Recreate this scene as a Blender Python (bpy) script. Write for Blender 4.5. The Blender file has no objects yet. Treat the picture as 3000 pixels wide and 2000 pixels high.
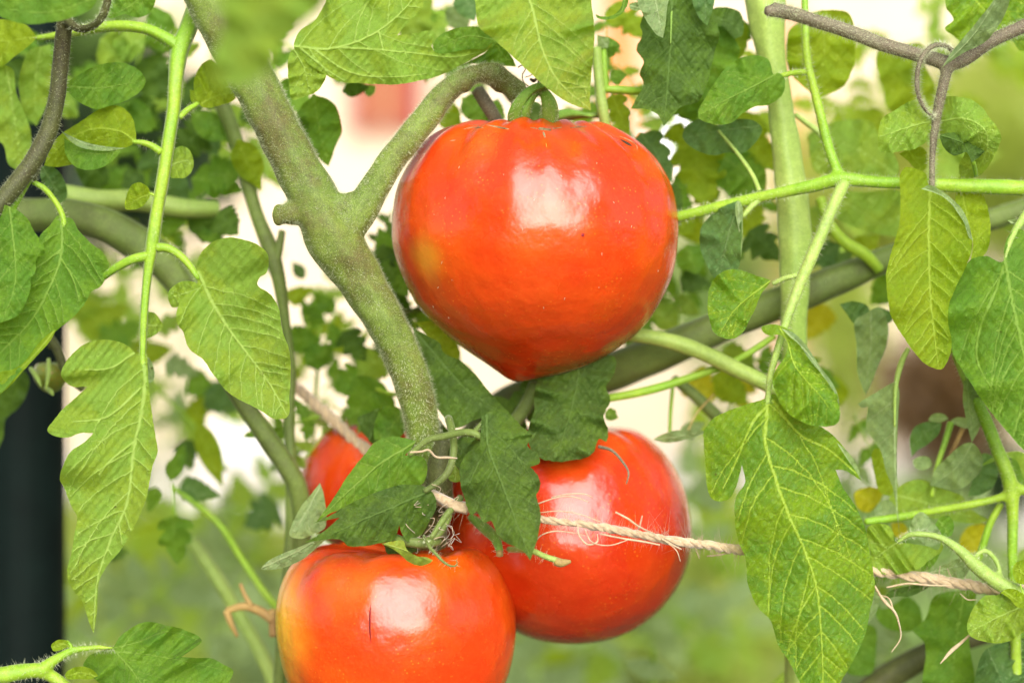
import bpy, bmesh, math, random
import numpy as np
from mathutils import Vector, Matrix
from mathutils.geometry import delaunay_2d_cdt
from mathutils.bvhtree import BVHTree
random.seed(7); RNG = np.random.default_rng(11)
S = bpy.context.scene
COL = S.collection
R = math.radians

# ------------------------------------------------------------------ camera, sky, sun, exposure
CAM_H, DIST, U = 0.75, 0.60, 0.3086 / 2352
cam_d = bpy.data.cameras.new('camera'); cam = bpy.data.objects.new('camera', cam_d); COL.objects.link(cam)
cam.location = (0, -DIST, CAM_H); cam.rotation_euler = (R(90), 0, 0)
cam_d.lens = 70; cam_d.sensor_width = 36; cam_d.clip_start = 0.02; cam_d.clip_end = 300
cam_d.dof.use_dof = True; cam_d.dof.focus_distance = 0.590; cam_d.dof.aperture_fstop = 5.0
cam_d.dof.aperture_blades = 0
S.camera = cam
SUN_EL, SUN_AZ = 27, 6          # elevation; degrees to the right of straight behind the camera
w = bpy.data.worlds.new("World"); S.world = w; w.use_nodes = True
nt = w.node_tree; nt.nodes.clear()
sky = nt.nodes.new('ShaderNodeTexSky'); sky.sky_type = 'NISHITA'; sky.sun_disc = False
sky.sun_elevation = R(SUN_EL); sky.sun_rotation = R(180 - SUN_AZ)
sky.air_density = 0.8; sky.dust_density = 1.5; sky.ozone_density = 0.4
hsv = nt.nodes.new('ShaderNodeHueSaturation'); hsv.inputs['Saturation'].default_value = 0.35
bg = nt.nodes.new('ShaderNodeBackground'); bg.inputs['Strength'].default_value = 0.12
wo = nt.nodes.new('ShaderNodeOutputWorld')
nt.links.new(sky.outputs[0], hsv.inputs['Color']); nt.links.new(hsv.outputs[0], bg.inputs[0]); nt.links.new(bg.outputs[0], wo.inputs[0])
sd = bpy.data.lights.new('sun', 'SUN'); sd.energy = 4.3; sd.angle = R(64); sd.color = (1, 0.97, 0.93)
sun = bpy.data.objects.new('sun', sd); COL.objects.link(sun)
sdir = Vector((math.sin(R(SUN_AZ)) * math.cos(R(SUN_EL)), -math.cos(R(SUN_AZ)) * math.cos(R(SUN_EL)), math.sin(R(SUN_EL))))
sun.rotation_euler = sdir.to_track_quat('Z', 'Y').to_euler(); sun.location = sdir * 5
S.view_settings.view_transform = 'Standard'; S.view_settings.look = 'None'
S.view_settings.exposure = 0.82; S.view_settings.gamma = 1; S.view_settings.use_curve_mapping = False
S.render.engine = 'CYCLES'; S.cycles.max_bounces = 8; S.cycles.transparent_max_bounces = 8
S.cycles.use_denoising = True; S.cycles.caustics_reflective = False; S.cycles.caustics_refractive = False
S.cycles.sample_clamp_indirect = 8

# ------------------------------------------------------------------ place helpers
def P(x, y, d=0.0):
    """a point seen at (x, y) of the 2352 wide photograph, d cm behind the focus plane"""
    s = (DIST + d / 100) / DIST
    return Vector(((x - 1176) * U * s, d / 100, CAM_H - (y - 784) * U * s))
OFF = {'A': (0, 0), 'B': (784, 0), 'C': (1568, 0), 'D': (0, 509.6), 'E': (784, 509.6), 'F': (1568, 509.6),
       'G': (0, 1019.2), 'H': (784, 1019.2), 'I': (1568, 1019.2)}
def T(t, pts):
    if t == 'V': return [tuple(p) for p in pts]
    ox, oy = OFF[t]
    return [(p[0] * .35 + ox, p[1] * .35 + oy) + tuple(p[2:]) for p in pts]
def tag(o, label=None, cat=None, group=None, kind=None):
    if label: o['label'] = label
    if cat: o['category'] = cat
    if group: o['group'] = group
    if kind: o['kind'] = kind
    return o
def thing(name, label, cat, loc, group=None):
    o = bpy.data.objects.new(name, None); COL.objects.link(o); o.location = loc
    o.empty_display_size = 0.02
    return tag(o, label, cat, group)
def base_of(parent):
    v = Vector((0, 0, 0)); p = parent
    while p is not None:
        v += p.location; p = p.parent
    return v
def mesh_obj(name, verts, faces, mat, parent=None, smooth=True, attrs=None, uv=None):
    me = bpy.data.meshes.new(name)
    v = np.array(verts, dtype=float)
    if parent is not None: v = v - np.array(base_of(parent))
    me.from_pydata(v.tolist(), [], faces)
    if smooth: me.polygons.foreach_set('use_smooth', [True] * len(me.polygons))
    if attrs:
        for k, a in attrs.items():
            at = me.attributes.new(k, 'FLOAT', 'POINT'); at.data.foreach_set('value', np.asarray(a, dtype=np.float32))
    if uv is not None:
        at = me.attributes.new('flat', 'FLOAT_VECTOR', 'POINT')
        at.data.foreach_set('vector', np.asarray(uv, dtype=np.float32).ravel())
    if mat: me.materials.append(mat)
    me.update()
    o = bpy.data.objects.new(name, me); COL.objects.link(o)
    if parent is not None: o.parent = parent
    return o

# ------------------------------------------------------------------ materials
def new_mat(name):
    m = bpy.data.materials.new(name); m.use_nodes = True
    m.node_tree.nodes.clear(); return m, m.node_tree
class N:
    def __init__(s, nt): s.nt = nt
    def n(s, t, **k):
        x = s.nt.nodes.new(t)
        for a, b in k.items(): setattr(x, a, b)
        return x
    def l(s, a, b): s.nt.links.new(a, b)
    def math(s, op, a, b=None, c=None, clamp=False):
        x = s.n('ShaderNodeMath', operation=op, use_clamp=clamp)
        for i, v in enumerate((a, b, c)):
            if v is None: continue
            if isinstance(v, (int, float)): x.inputs[i].default_value = v
            else: s.l(v, x.inputs[i])
        return x.outputs[0]
    def mix(s, f, a, b, mode='MIX'):
        x = s.n('ShaderNodeMix', data_type='RGBA', blend_type=mode)
        for i, v in ((0, f), (6, a), (7, b)):
            if isinstance(v, (int, float)): x.inputs[i].default_value = v
            elif isinstance(v, tuple): x.inputs[i].default_value = (*v, 1) if len(v) == 3 else v
            else: s.l(v, x.inputs[i])
        return x.outputs[2]
    def ramp(s, f, lo, hi, a=0.0, b=1.0):
        x = s.n('ShaderNodeMapRange', interpolation_type='SMOOTHSTEP')
        s.l(f, x.inputs[0])
        for i, v in enumerate((lo, hi, a, b)): x.inputs[i + 1].default_value = v
        return x.outputs[0]
    def noise(s, vec, scale, detail=3, rough=.55, dim='3D'):
        x = s.n('ShaderNodeTexNoise', noise_dimensions=dim); x.inputs['Scale'].default_value = scale
        x.inputs['Detail'].default_value = detail; x.inputs['Roughness'].default_value = rough
        if vec is not None: s.l(vec, x.inputs['Vector'])
        return x.outputs['Fac']
    def voro(s, vec, scale, feat='DISTANCE_TO_EDGE', rnd=1.0):
        x = s.n('ShaderNodeTexVoronoi', feature=feat); x.inputs['Scale'].default_value = scale
        x.inputs['Randomness'].default_value = rnd
        s.l(vec, x.inputs['Vector']); return x.outputs['Distance']
    def bump(s, h, strength=.5, dist=.001, normal=None):
        x = s.n('ShaderNodeBump'); x.inputs['Strength'].default_value = strength; x.inputs['Distance'].default_value = dist
        s.l(h, x.inputs['Height'])
        if normal is not None: s.l(normal, x.inputs['Normal'])
        return x.outputs[0]

def leaf_mat(name, col, vein, trans, transmix=.4, rough=.52, spec=.22, patch=None, bump=.8, spots=0.3):
    m, t = new_mat(name); q = N(t)
    at = q.n('ShaderNodeAttribute', attribute_name='vein'); fl = q.n('ShaderNodeAttribute', attribute_name='flat')
    rnd = q.n('ShaderNodeObjectInfo').outputs['Random']
    off = q.n('ShaderNodeVectorMath', operation='ADD'); q.l(fl.outputs['Vector'], off.inputs[0])
    cmb = q.n('ShaderNodeCombineXYZ'); q.l(q.math('MULTIPLY', rnd, 37.0), cmb.inputs[2]); q.l(cmb.outputs[0], off.inputs[1])
    vec = off.outputs[0]                      # flat coordinates in mm
    mask = q.ramp(at.outputs['Fac'], 0.45, 1.7, 1, 0)
    warp = q.n('ShaderNodeTexNoise'); warp.inputs['Scale'].default_value = .6; q.l(vec, warp.inputs['Vector'])
    wv = q.n('ShaderNodeVectorMath', operation='MULTIPLY_ADD'); q.l(warp.outputs['Color'], wv.inputs[0])
    wv.inputs[1].default_value = (.9, .9, .9); q.l(vec, wv.inputs[2])
    e1 = q.voro(wv.outputs[0], .42); e2 = q.voro(wv.outputs[0], 1.3)
    m1 = q.ramp(e1, 0.0, 0.055, .55, 0); m2 = q.ramp(e2, 0.0, .12, .28, 0)
    net = q.math('MAXIMUM', m1, m2)
    n1 = q.noise(vec, .11, 3); n2 = q.noise(vec, .9, 4); n3 = q.noise(vec, 5, 3)
    c = q.mix(q.ramp(n1, .42, .58), col, tuple(patch) if patch else tuple(x * y for x, y in zip(col, (1.35, 1.18, .8))))
    c = q.mix(q.ramp(n2, .3, .75, 0, .5), c, tuple(x * .72 for x in col))
    c = q.mix(q.ramp(n3, .3, .75, 0, .28), c, tuple(x * .6 for x in col))
    c = q.mix(q.math('MULTIPLY', net, .55), c, vein)
    c = q.mix(q.math('MULTIPLY', mask, .85), c, vein)
    sp = q.ramp(q.voro(vec, .12, 'F1'), .03, .055, 1, 0)
    sp2 = q.math('MULTIPLY', sp, q.ramp(q.noise(vec, .05, 1), .50, .58))
    c = q.mix(q.math('MULTIPLY', sp2, spots * 3, clamp=True), c, (.05, .035, .012))
    hgt = q.math('SUBTRACT', q.math('MULTIPLY', n2, .5), q.math('MULTIPLY', q.math('MAXIMUM', net, mask), .8))
    hgt = q.math('ADD', hgt, q.math('MULTIPLY', n3, .25))
    nb = q.bump(hgt, bump, .0005)
    pb = q.n('ShaderNodeBsdfPrincipled'); q.l(c, pb.inputs['Base Color']); q.l(nb, pb.inputs['Normal'])
    pb.inputs['Roughness'].default_value = rough; pb.inputs['Specular IOR Level'].default_value = spec
    pb.inputs['Sheen Weight'].default_value = .04; pb.inputs['Sheen Roughness'].default_value = .4
    pb.inputs['Sheen Tint'].default_value = (.8, .9, .7, 1)
    tb = q.n('ShaderNodeBsdfTranslucent'); q.l(nb, tb.inputs['Normal'])
    tc = q.mix(q.ramp(n2, .3, .8, 0, .45), trans, tuple(x * .7 for x in trans))
    tc = q.mix(q.math('MULTIPLY', q.math('MAXIMUM', net, mask), .45), tc, tuple(min(1, x * 1.25 + .02) for x in trans))
    q.l(tc, tb.inputs['Color'])
    ms = q.n('ShaderNodeMixShader'); ms.inputs[0].default_value = transmix
    q.l(pb.outputs[0], ms.inputs[1]); q.l(tb.outputs[0], ms.inputs[2])
    o = q.n('ShaderNodeOutputMaterial'); q.l(ms.outputs[0], o.inputs[0])
    return m
LM = {
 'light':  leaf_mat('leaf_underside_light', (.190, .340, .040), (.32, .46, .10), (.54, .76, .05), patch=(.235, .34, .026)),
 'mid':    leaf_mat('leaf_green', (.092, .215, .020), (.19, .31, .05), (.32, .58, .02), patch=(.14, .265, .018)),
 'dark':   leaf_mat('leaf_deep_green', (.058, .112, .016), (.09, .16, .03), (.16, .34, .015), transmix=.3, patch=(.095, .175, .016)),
 'yellow': leaf_mat('leaf_yellow_green', (.185, .30, .012), (.30, .42, .05), (.56, .72, .015), transmix=.5, patch=(.235, .33, .010)),
 'top':    leaf_mat('leaf_bright_upper', (.090, .230, .014), (.32, .46, .04), (.42, .64, .01), patch=(.19, .33, .006), rough=.4, spec=.38, bump=.9),
 'blue':   leaf_mat('leaf_blue_green', (.085, .180, .050), (.16, .25, .09), (.22, .40, .06), patch=(.11, .21, .04)),
 'pale':   leaf_mat('leaf_pale_downy', (.24, .35, .14), (.33, .42, .2), (.38, .54, .12), patch=(.27, .37, .12)),
 'gold':   leaf_mat('leaf_turning_yellow', (.46, .44, .01), (.5, .5, .06), (.9, .85, .02), transmix=.45, patch=(.38, .42, .01)),
}
def stem_mat(name, a, b, brown, ba=.35, rough=.6, scale=1.0, sk=.12, fine=1500):
    m, t = new_mat(name); q = N(t)
    tc = q.n('ShaderNodeTexCoord').outputs['Object']
    n1 = q.noise(tc, 45 * scale, 4); n2 = q.noise(tc, 420 * scale, 3, .7); n3 = q.noise(tc, fine, 2, .8)
    c = q.mix(q.ramp(n1, .35, .65), a, b)
    c = q.mix(q.ramp(q.noise(tc, 55 * scale, 6, .65), .44, .66, 0, min(.9, ba * 2)), c, brown)
    c = q.mix(q.ramp(n2, .35, .7, 0, .2 + sk * .5), c, tuple(x * .45 for x in a))
    c = q.mix(q.ramp(n3, .40, .52, sk, 0), c, tuple(x * .4 for x in a))
    c = q.mix(q.ramp(n3, .52, .66, 0, sk), c, tuple(min(1, x * 1.7 + .04) for x in b))
    h = q.math('ADD', q.math('MULTIPLY', n2, .6), q.math('MULTIPLY', n3, .6))
    nb = q.bump(h, .55, .0004)
    p = q.n('ShaderNodeBsdfPrincipled'); q.l(c, p.inputs['Base Color']); q.l(nb, p.inputs['Normal'])
    p.inputs['Roughness'].default_value = rough; p.inputs['Specular IOR Level'].default_value = .3
    p.inputs['Sheen Weight'].default_value = .25; p.inputs['Sheen Roughness'].default_value = .3
    p.inputs['Sheen Tint'].default_value = (.75, .85, .55, 1)
    p.inputs['Subsurface Weight'].default_value = .15; p.inputs['Subsurface Radius'].default_value = (.5, .8, .2)
    p.inputs['Subsurface Scale'].default_value = .002
    o = q.n('ShaderNodeOutputMaterial'); q.l(p.outputs[0], o.inputs[0]); return m
SM = {
 'main':  stem_mat('stem_woody_green', (.110, .170, .022), (.175, .240, .036), (.10, .07, .025), .42, sk=.34, fine=2600),
 'green': stem_mat('stalk_fresh_green', (.19, .36, .02), (.29, .43, .03), (.2, .3, .05), .1, .45),
 'pale':  stem_mat('stalk_pale_green', (.25, .37, .07), (.34, .45, .10), (.25, .32, .12), .1, .5),
 'brown': stem_mat('stem_brown', (.06, .066, .018), (.105, .115, .03), (.05, .035, .018), .4, sk=.3, fine=2000),
 'grey':  stem_mat('stem_grey_brown', (.155, .135, .08), (.20, .18, .11), (.12, .085, .055), .35, sk=.35, fine=2000),
 'olive': stem_mat('stem_olive', (.11, .16, .032), (.16, .22, .045), (.08, .08, .03), .25),
 'dry':   stem_mat('stalk_dry_tan', (.35, .22, .07), (.42, .33, .10), (.2, .1, .04), .35),
 'sepal': stem_mat('sepal_green', (.16, .32, .04), (.24, .40, .06), (.12, .14, .04), .15),
}
def simple(name, col, rough=.7, noise=(20, .15), bump=.2, spec=.3, col2=None, sheen=0):
    m, t = new_mat(name); q = N(t)
    tc = q.n('ShaderNodeTexCoord').outputs['Object']
    n1 = q.noise(tc, noise[0], 5, .6)
    c = q.mix(q.ramp(n1, .3, .7), col, col2 or tuple(x * (1 - noise[1] * 2) for x in col))
    p = q.n('ShaderNodeBsdfPrincipled'); q.l(c, p.inputs['Base Color'])
    q.l(q.bump(n1, bump, .01 if noise[0] < 200 else .0005), p.inputs['Normal'])
    p.inputs['Roughness'].default_value = rough; p.inputs['Specular IOR Level'].default_value = spec
    p.inputs['Sheen Weight'].default_value = sheen
    o = q.n('ShaderNodeOutputMaterial'); q.l(p.outputs[0], o.inputs[0]); return m
hair_m = simple('stem_hair', (.62, .66, .42), .5, (100, .05), 0, .4)
scar_m = simple('dry_scar', (.30, .22, .11), .8, (900, .35), .6, col2=(.12, .08, .03))
dark_m = simple('dark_brown_dry', (.05, .03, .015), .8, (600, .3), .5)

def tomato_mat(name, red, orange, gold, side_gold=(0, 0, 0), amount=.0, reach=.018):
    m, t = new_mat(name); q = N(t)
    tcn = q.n('ShaderNodeTexCoord'); tc = tcn.outputs['Object']
    n1 = q.noise(tc, 26, 3); n2 = q.noise(tc, 70, 4); n3 = q.noise(tc, 900, 3, .8)
    c = q.mix(q.ramp(n1, .38, .68), red, orange)
    c = q.mix(q.ramp(n2, .5, .8, 0, .3), c, orange)
    ra = q.n('ShaderNodeAttribute', attribute_name='deep')
    c = q.mix(q.ramp(q.math('ADD', ra.outputs['Fac'], q.math('MULTIPLY', n1, .2)), .55, .95, 0, .8), c, tuple(x * .8 for x in red))  # red deepens from the middle of the fruit towards its tip
    # ripening blush on one cheek of the fruit
    d = q.n('ShaderNodeVectorMath', operation='DISTANCE'); q.l(tc, d.inputs[0]); d.inputs[1].default_value = side_gold
    g = q.ramp(q.math('ADD', d.outputs['Value'], q.math('MULTIPLY', n2, .008)), .005, reach, amount, 0)
    c = q.mix(g, c, gold)
    fl = q.ramp(q.voro(tc, 620, 'F1'), .10, .22, 1, 0)
    fl = q.math('MULTIPLY', fl, q.ramp(q.noise(tc, 60, 2), .4, .65, 0, .55))
    c = q.mix(fl, c, (.75, .22, .02))
    at = q.n('ShaderNodeAttribute', attribute_name='top')
    c = q.mix(q.math('MULTIPLY', q.ramp(q.math('ADD', at.outputs['Fac'], q.math('MULTIPLY', n2, .25)), .75, 1.15), .7), c, (.42, .17, .02))
    c = q.mix(q.ramp(n3, .4, .75, 0, .12), c, tuple(min(1, x * 1.3 + .02) for x in orange))
    nb = q.bump(q.math('ADD', q.math('MULTIPLY', n2, 1.0), q.math('MULTIPLY', n1, 2.5)), .5, .0021)
    nb = q.bump(n3, .10, .0002, nb)
    p = q.n('ShaderNodeBsdfPrincipled'); q.l(c, p.inputs['Base Color']); q.l(nb, p.inputs['Normal'])
    p.inputs['IOR'].default_value = 1.5; p.inputs['Coat Weight'].default_value = .2; p.inputs['Coat Roughness'].default_value = .12
    q.l(q.ramp(n2, .3, .8, .22, .32), p.inputs['Roughness'])
    p.inputs['Subsurface Weight'].default_value = .25; p.inputs['Subsurface Radius'].default_value = (1, .18, .05)
    p.inputs['Subsurface Scale'].default_value = .004
    o = q.n('ShaderNodeOutputMaterial'); q.l(p.outputs[0], o.inputs[0]); return m

# ------------------------------------------------------------------ curves, tubes, hairs
def catmull(pts, n_per=None, step=None, closed=False, corner=None):
    """Catmull-Rom through pts (any dimension); corners keep sharp"""
    A = np.array(pts, dtype=float); n = len(A); out = []
    segs = n if closed else n - 1
    for i in range(segs):
        p1, p2 = A[i], A[(i + 1) % n]
        p0 = A[(i - 1) % n] if (closed or i > 0) else 2 * p1 - p2
        p3 = A[(i + 2) % n] if (closed or i + 2 < n) else 2 * p2 - p1
        L = np.linalg.norm((p2 - p1)[:2 if step else None])
        k = n_per or max(2, int(math.ceil(L / step)))
        l01 = np.linalg.norm(p1 - p0) + 1e-9; l12 = np.linalg.norm(p2 - p1) + 1e-9; l23 = np.linalg.norm(p3 - p2) + 1e-9
        t1 = ((p1 - p0) / l01 + (p2 - p1) / l12) * .5 * l12
        t2 = ((p2 - p1) / l12 + (p3 - p2) / l23) * .5 * l12
        if corner is not None and corner[i]: t1 = (p2 - p1)
        if corner is not None and corner[(i + 1) % n]: t2 = (p2 - p1)
        for j in range(k):
            t = j / k; t_2 = t * t; t_3 = t_2 * t
            out.append((2*t_3 - 3*t_2 + 1) * p1 + (t_3 - 2*t_2 + t) * t1 + (-2*t_3 + 3*t_2) * p2 + (t_3 - t_2) * t2)
    if not closed: out.append(A[-1])
    return np.array(out)
def tube_geo(wp, rad, seg=14, ridge=0.0, ridges=5, noise=0.0, cap=True, flat=1.0, fdir=None):
    """wp: Nx3 world points, rad: N radii -> verts, faces"""
    n = len(wp); V = []; F = []
    tan = np.gradient(wp, axis=0); tan /= np.linalg.norm(tan, axis=1)[:, None] + 1e-12
    ref = np.array([0.13, 1.0, 0.21]); u = np.cross(tan[0], ref)
    if np.linalg.norm(u) < 1e-3: u = np.cross(tan[0], [1, 0, 0])
    u /= np.linalg.norm(u); ph = random.random() * 6
    for i in range(n):
        u = u - tan[i] * np.dot(u, tan[i]); u /= np.linalg.norm(u) + 1e-12
        v = np.cross(tan[i], u)
        for k in range(seg):
            a = 2 * math.pi * k / seg
            r = rad[i] * (1 + ridge * math.cos(ridges * a + ph) + (noise * (math.sin(i * .37 + 3 * a + ph) * .5 + math.sin(i * .11 + a * 2 + ph * 2) * .5) if noise else 0))
            V.append(wp[i] + u * math.cos(a) * r * flat + v * math.sin(a) * r)
    for i in range(n - 1):
        for k in range(seg):
            a = i * seg + k; b = i * seg + (k + 1) % seg
            F.append((a, b, b + seg, a + seg))
    if cap:
        c0 = len(V); V.append(wp[0] - tan[0] * rad[0] * .35); c1 = len(V); V.append(wp[-1] + tan[-1] * rad[-1] * .35)
        for k in range(seg):
            F.append((c0, (k + 1) % seg, k)); F.append((c1, (n - 1) * seg + k, (n - 1) * seg + (k + 1) % seg))
    return V, F
def path3(pts, step=7):
    """pts (x, y, d, width in photo px) -> world points and radii"""
    c = catmull(pts, step=step)
    wp = np.array([P(*q[:3]) for q in c]); rad = np.array([max(.3, q[3]) * .5 * U * (DIST + q[2] / 100) / DIST for q in c])
    return wp, rad
def hair_geo(wp, rad, count, length=.0014, wid=.00010):
    V = []; F = []
    n = len(wp); tan = np.gradient(wp, axis=0); tan /= np.linalg.norm(tan, axis=1)[:, None] + 1e-12
    for _ in range(count):
        f = random.random() * (n - 1.001); i = int(f); t = f - i
        p = wp[i] * (1 - t) + wp[i + 1] * t; r = rad[i] * (1 - t) + rad[i + 1] * t
        d = RNG.normal(size=3); d -= tan[i] * np.dot(d, tan[i]); d /= np.linalg.norm(d) + 1e-9
        L = length * random.uniform(.4, 1.25)
        b = p + d * r * .97; tip = b + d * L + tan[i] * L * random.uniform(-.5, .5) + RNG.normal(size=3) * L * .15
        s = np.cross(d, tan[i]) * wid * .5
        s2 = tan[i] * wid * .5; k = len(V)
        V += [b - s, b + s, b + s2, tip]; F += [(k, k + 1, k + 3), (k + 1, k + 2, k + 3), (k + 2, k, k + 3)]
    return V, F
def stalk(parent, pts, mat='green', tile='V', name='stem', seg=14, ridge=.05, hairs=0, hl=.0014, noise=.03, step=7):
    pts = T(tile, pts)
    if tile != 'V': pts = [(p[0], p[1], p[2], p[3] * .35) for p in pts]
    wp, rad = path3(pts, step)
    V, F = tube_geo(wp, rad, seg, ridge, 5, noise)
    o = mesh_obj(name, V, F, SM[mat] if isinstance(mat, str) else mat, parent)
    if hairs:
        V, F = hair_geo(wp, rad, hairs, hl)
        h = mesh_obj('hairs', V, F, hair_m, o if parent else None, smooth=False); h['kind'] = 'stuff'
    return o
def fused(parent, paths, mat, name='stem', voxel=.0006, hairs=0, hl=.0012, blobs=()):
    """several tubes melted into one skin"""
    V = []; F = []; hv = []; hf = []
    for pts in paths:
        wp, rad = path3(pts, 5)
        v, f = tube_geo(wp, rad, 28, .03, 7, .045); k = len(V); V += v; F += [tuple(i + k for i in q) for q in f]
        if hairs:
            n = int(hairs * len(wp) / 60); v, f = hair_geo(wp, rad, n, hl); k = len(hv); hv += v; hf += [tuple(i + k for i in q) for q in f]
    bm = bmesh.new()
    for (x, y, d, r, sx, sy) in blobs:
        c = P(x, y, d); q = bmesh.ops.create_icosphere(bm, subdivisions=3, radius=r * U)
        for vv in q['verts']: vv.co = Vector((vv.co.x * sx, vv.co.y, vv.co.z * sy)) + c
    k = len(V); bm.verts.ensure_lookup_table()
    V += [np.array(v.co) for v in bm.verts]; F += [tuple(v.index + k for v in f.verts) for f in bm.faces]; bm.free()
    o = mesh_obj(name, V, F, mat, parent)
    md = o.modifiers.new('r', 'REMESH'); md.mode = 'VOXEL'; md.voxel_size = voxel; md.use_smooth_shade = True
    sm = o.modifiers.new('s', 'SMOOTH'); sm.factor = .5; sm.iterations = 9
    dg = bpy.context.evaluated_depsgraph_get(); me = bpy.data.meshes.new_from_object(o.evaluated_get(dg))
    o.modifiers.clear(); o.data = me
    me.polygons.foreach_set('use_smooth', [True] * len(me.polygons))
    if hairs:
        h = mesh_obj('hairs', hv, hf, hair_m, o, smooth=False); h['kind'] = 'stuff'
    return o

# ------------------------------------------------------------------ leaves
def in_poly(p, poly):
    A_ = np.asarray(poly, float); B_ = np.roll(A_, -1, axis=0); out = np.zeros(len(p), bool)
    dy = B_[:, 1] - A_[:, 1]; k = dy != 0; A_, B_, dy = A_[k], B_[k], dy[k]; sl = (B_[:, 0] - A_[:, 0]) / dy
    for s0 in range(0, len(p), 4000):
        x = p[s0:s0 + 4000, 0][:, None]; y = p[s0:s0 + 4000, 1][:, None]
        m = (A_[None, :, 1] > y) != (B_[None, :, 1] > y)
        out[s0:s0 + 4000] = (m & (x < sl[None] * (y - A_[None, :, 1]) + A_[None, :, 0])).sum(1) % 2 == 1
    return out
def seg_dist(p, a, b, chunk=400):
    """distance of every p to the nearest of segments a-b, and its index"""
    best = np.full(len(p), 1e9); idx = np.zeros(len(p), int); tt = np.zeros(len(p))
    d = b - a; L2 = (d ** 2).sum(1) + 1e-12
    for s in range(0, len(a), chunk):
        e = min(len(a), s + chunk)
        ap = p[:, None, :] - a[None, s:e]
        t = np.clip((ap * d[None, s:e]).sum(2) / L2[None, s:e], 0, 1)
        q = ap - t[:, :, None] * d[None, s:e]; D = np.sqrt((q ** 2).sum(2))
        j = D.argmin(1); v = D[np.arange(len(p)), j]; m = v < best
        best[m] = v[m]; idx[m] = j[m] + s; tt[m] = t[np.arange(len(p)), j][m]
    return best, idx, tt
def make_veins(poly, mid, nside, tert, ang=52, extra=()):
    segs = []  # ax, ay, bx, by, w
    m = catmull(mid, step=8); n = len(m); L = np.cumsum(np.r_[0, np.linalg.norm(np.diff(m, axis=0), axis=1)]); tot = L[-1]
    big = max(1.0, min(2.4, tot / 190))
    for i in range(n - 1):
        segs.append((*m[i], *m[i + 1], big * (1.5 - 1.05 * L[i] / tot)))
    poly = np.array(poly); pa = poly; pb = np.roll(pa, -1, axis=0)
    def march(p, d, tipd, bend, w, maxl, marg, spawn):
        step = 6; l = 0; pts = [p.copy()]
        while l < maxl:
            d = d + tipd * bend * step; d /= np.linalg.norm(d) + 1e-9
            d2 = d + RNG.normal(size=2) * .12; d2 /= np.linalg.norm(d2)
            q = p + d2 * step
            if not in_poly(q[None], poly)[0]: break
            if seg_dist(q[None], pa, pb)[0][0] < marg: break
            segs.append((*p, *q, w * (1 - .6 * l / maxl))); p = q; l += step; pts.append(p.copy())
            if spawn and len(pts) % 4 == 0 and l > 8:
                for sg in (-1, 1):
                    if random.random() < .8:
                        a = sg * R(random.uniform(50, 78)); dd = np.array([d[0]*math.cos(a) - d[1]*math.sin(a), d[0]*math.sin(a) + d[1]*math.cos(a)])
                        march(p.copy(), dd, d, .004, w * .36, random.uniform(14, 34), 3, False)
    for sg in (-1, 1):
        for k in range(nside):
            f = (k + .35 + (.35 if sg > 0 else 0) + random.uniform(-.24, .24)) / (nside + .6)
            f = f ** .9
            if f > .93: continue
            i = min(n - 2, int(np.searchsorted(L, f * tot)));
            t = m[i + 1] - m[max(0, i - 1)]; t /= np.linalg.norm(t) + 1e-9
            a = sg * R(ang + random.uniform(-11, 11) + 10 * (.4 - f)); d = np.array([t[0]*math.cos(a) - t[1]*math.sin(a), t[0]*math.sin(a) + t[1]*math.cos(a)])
            march(m[i].copy(), d, t, .0036 if tot > 250 else .0055, big * .5, 400, 4, tert)
    for e in extra:
        c = catmull(e, step=8)
        for i in range(len(c) - 1): segs.append((*c[i], *c[i + 1], big * (1.0 - .5 * i / len(c))))
    return np.array(segs), m
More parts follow.
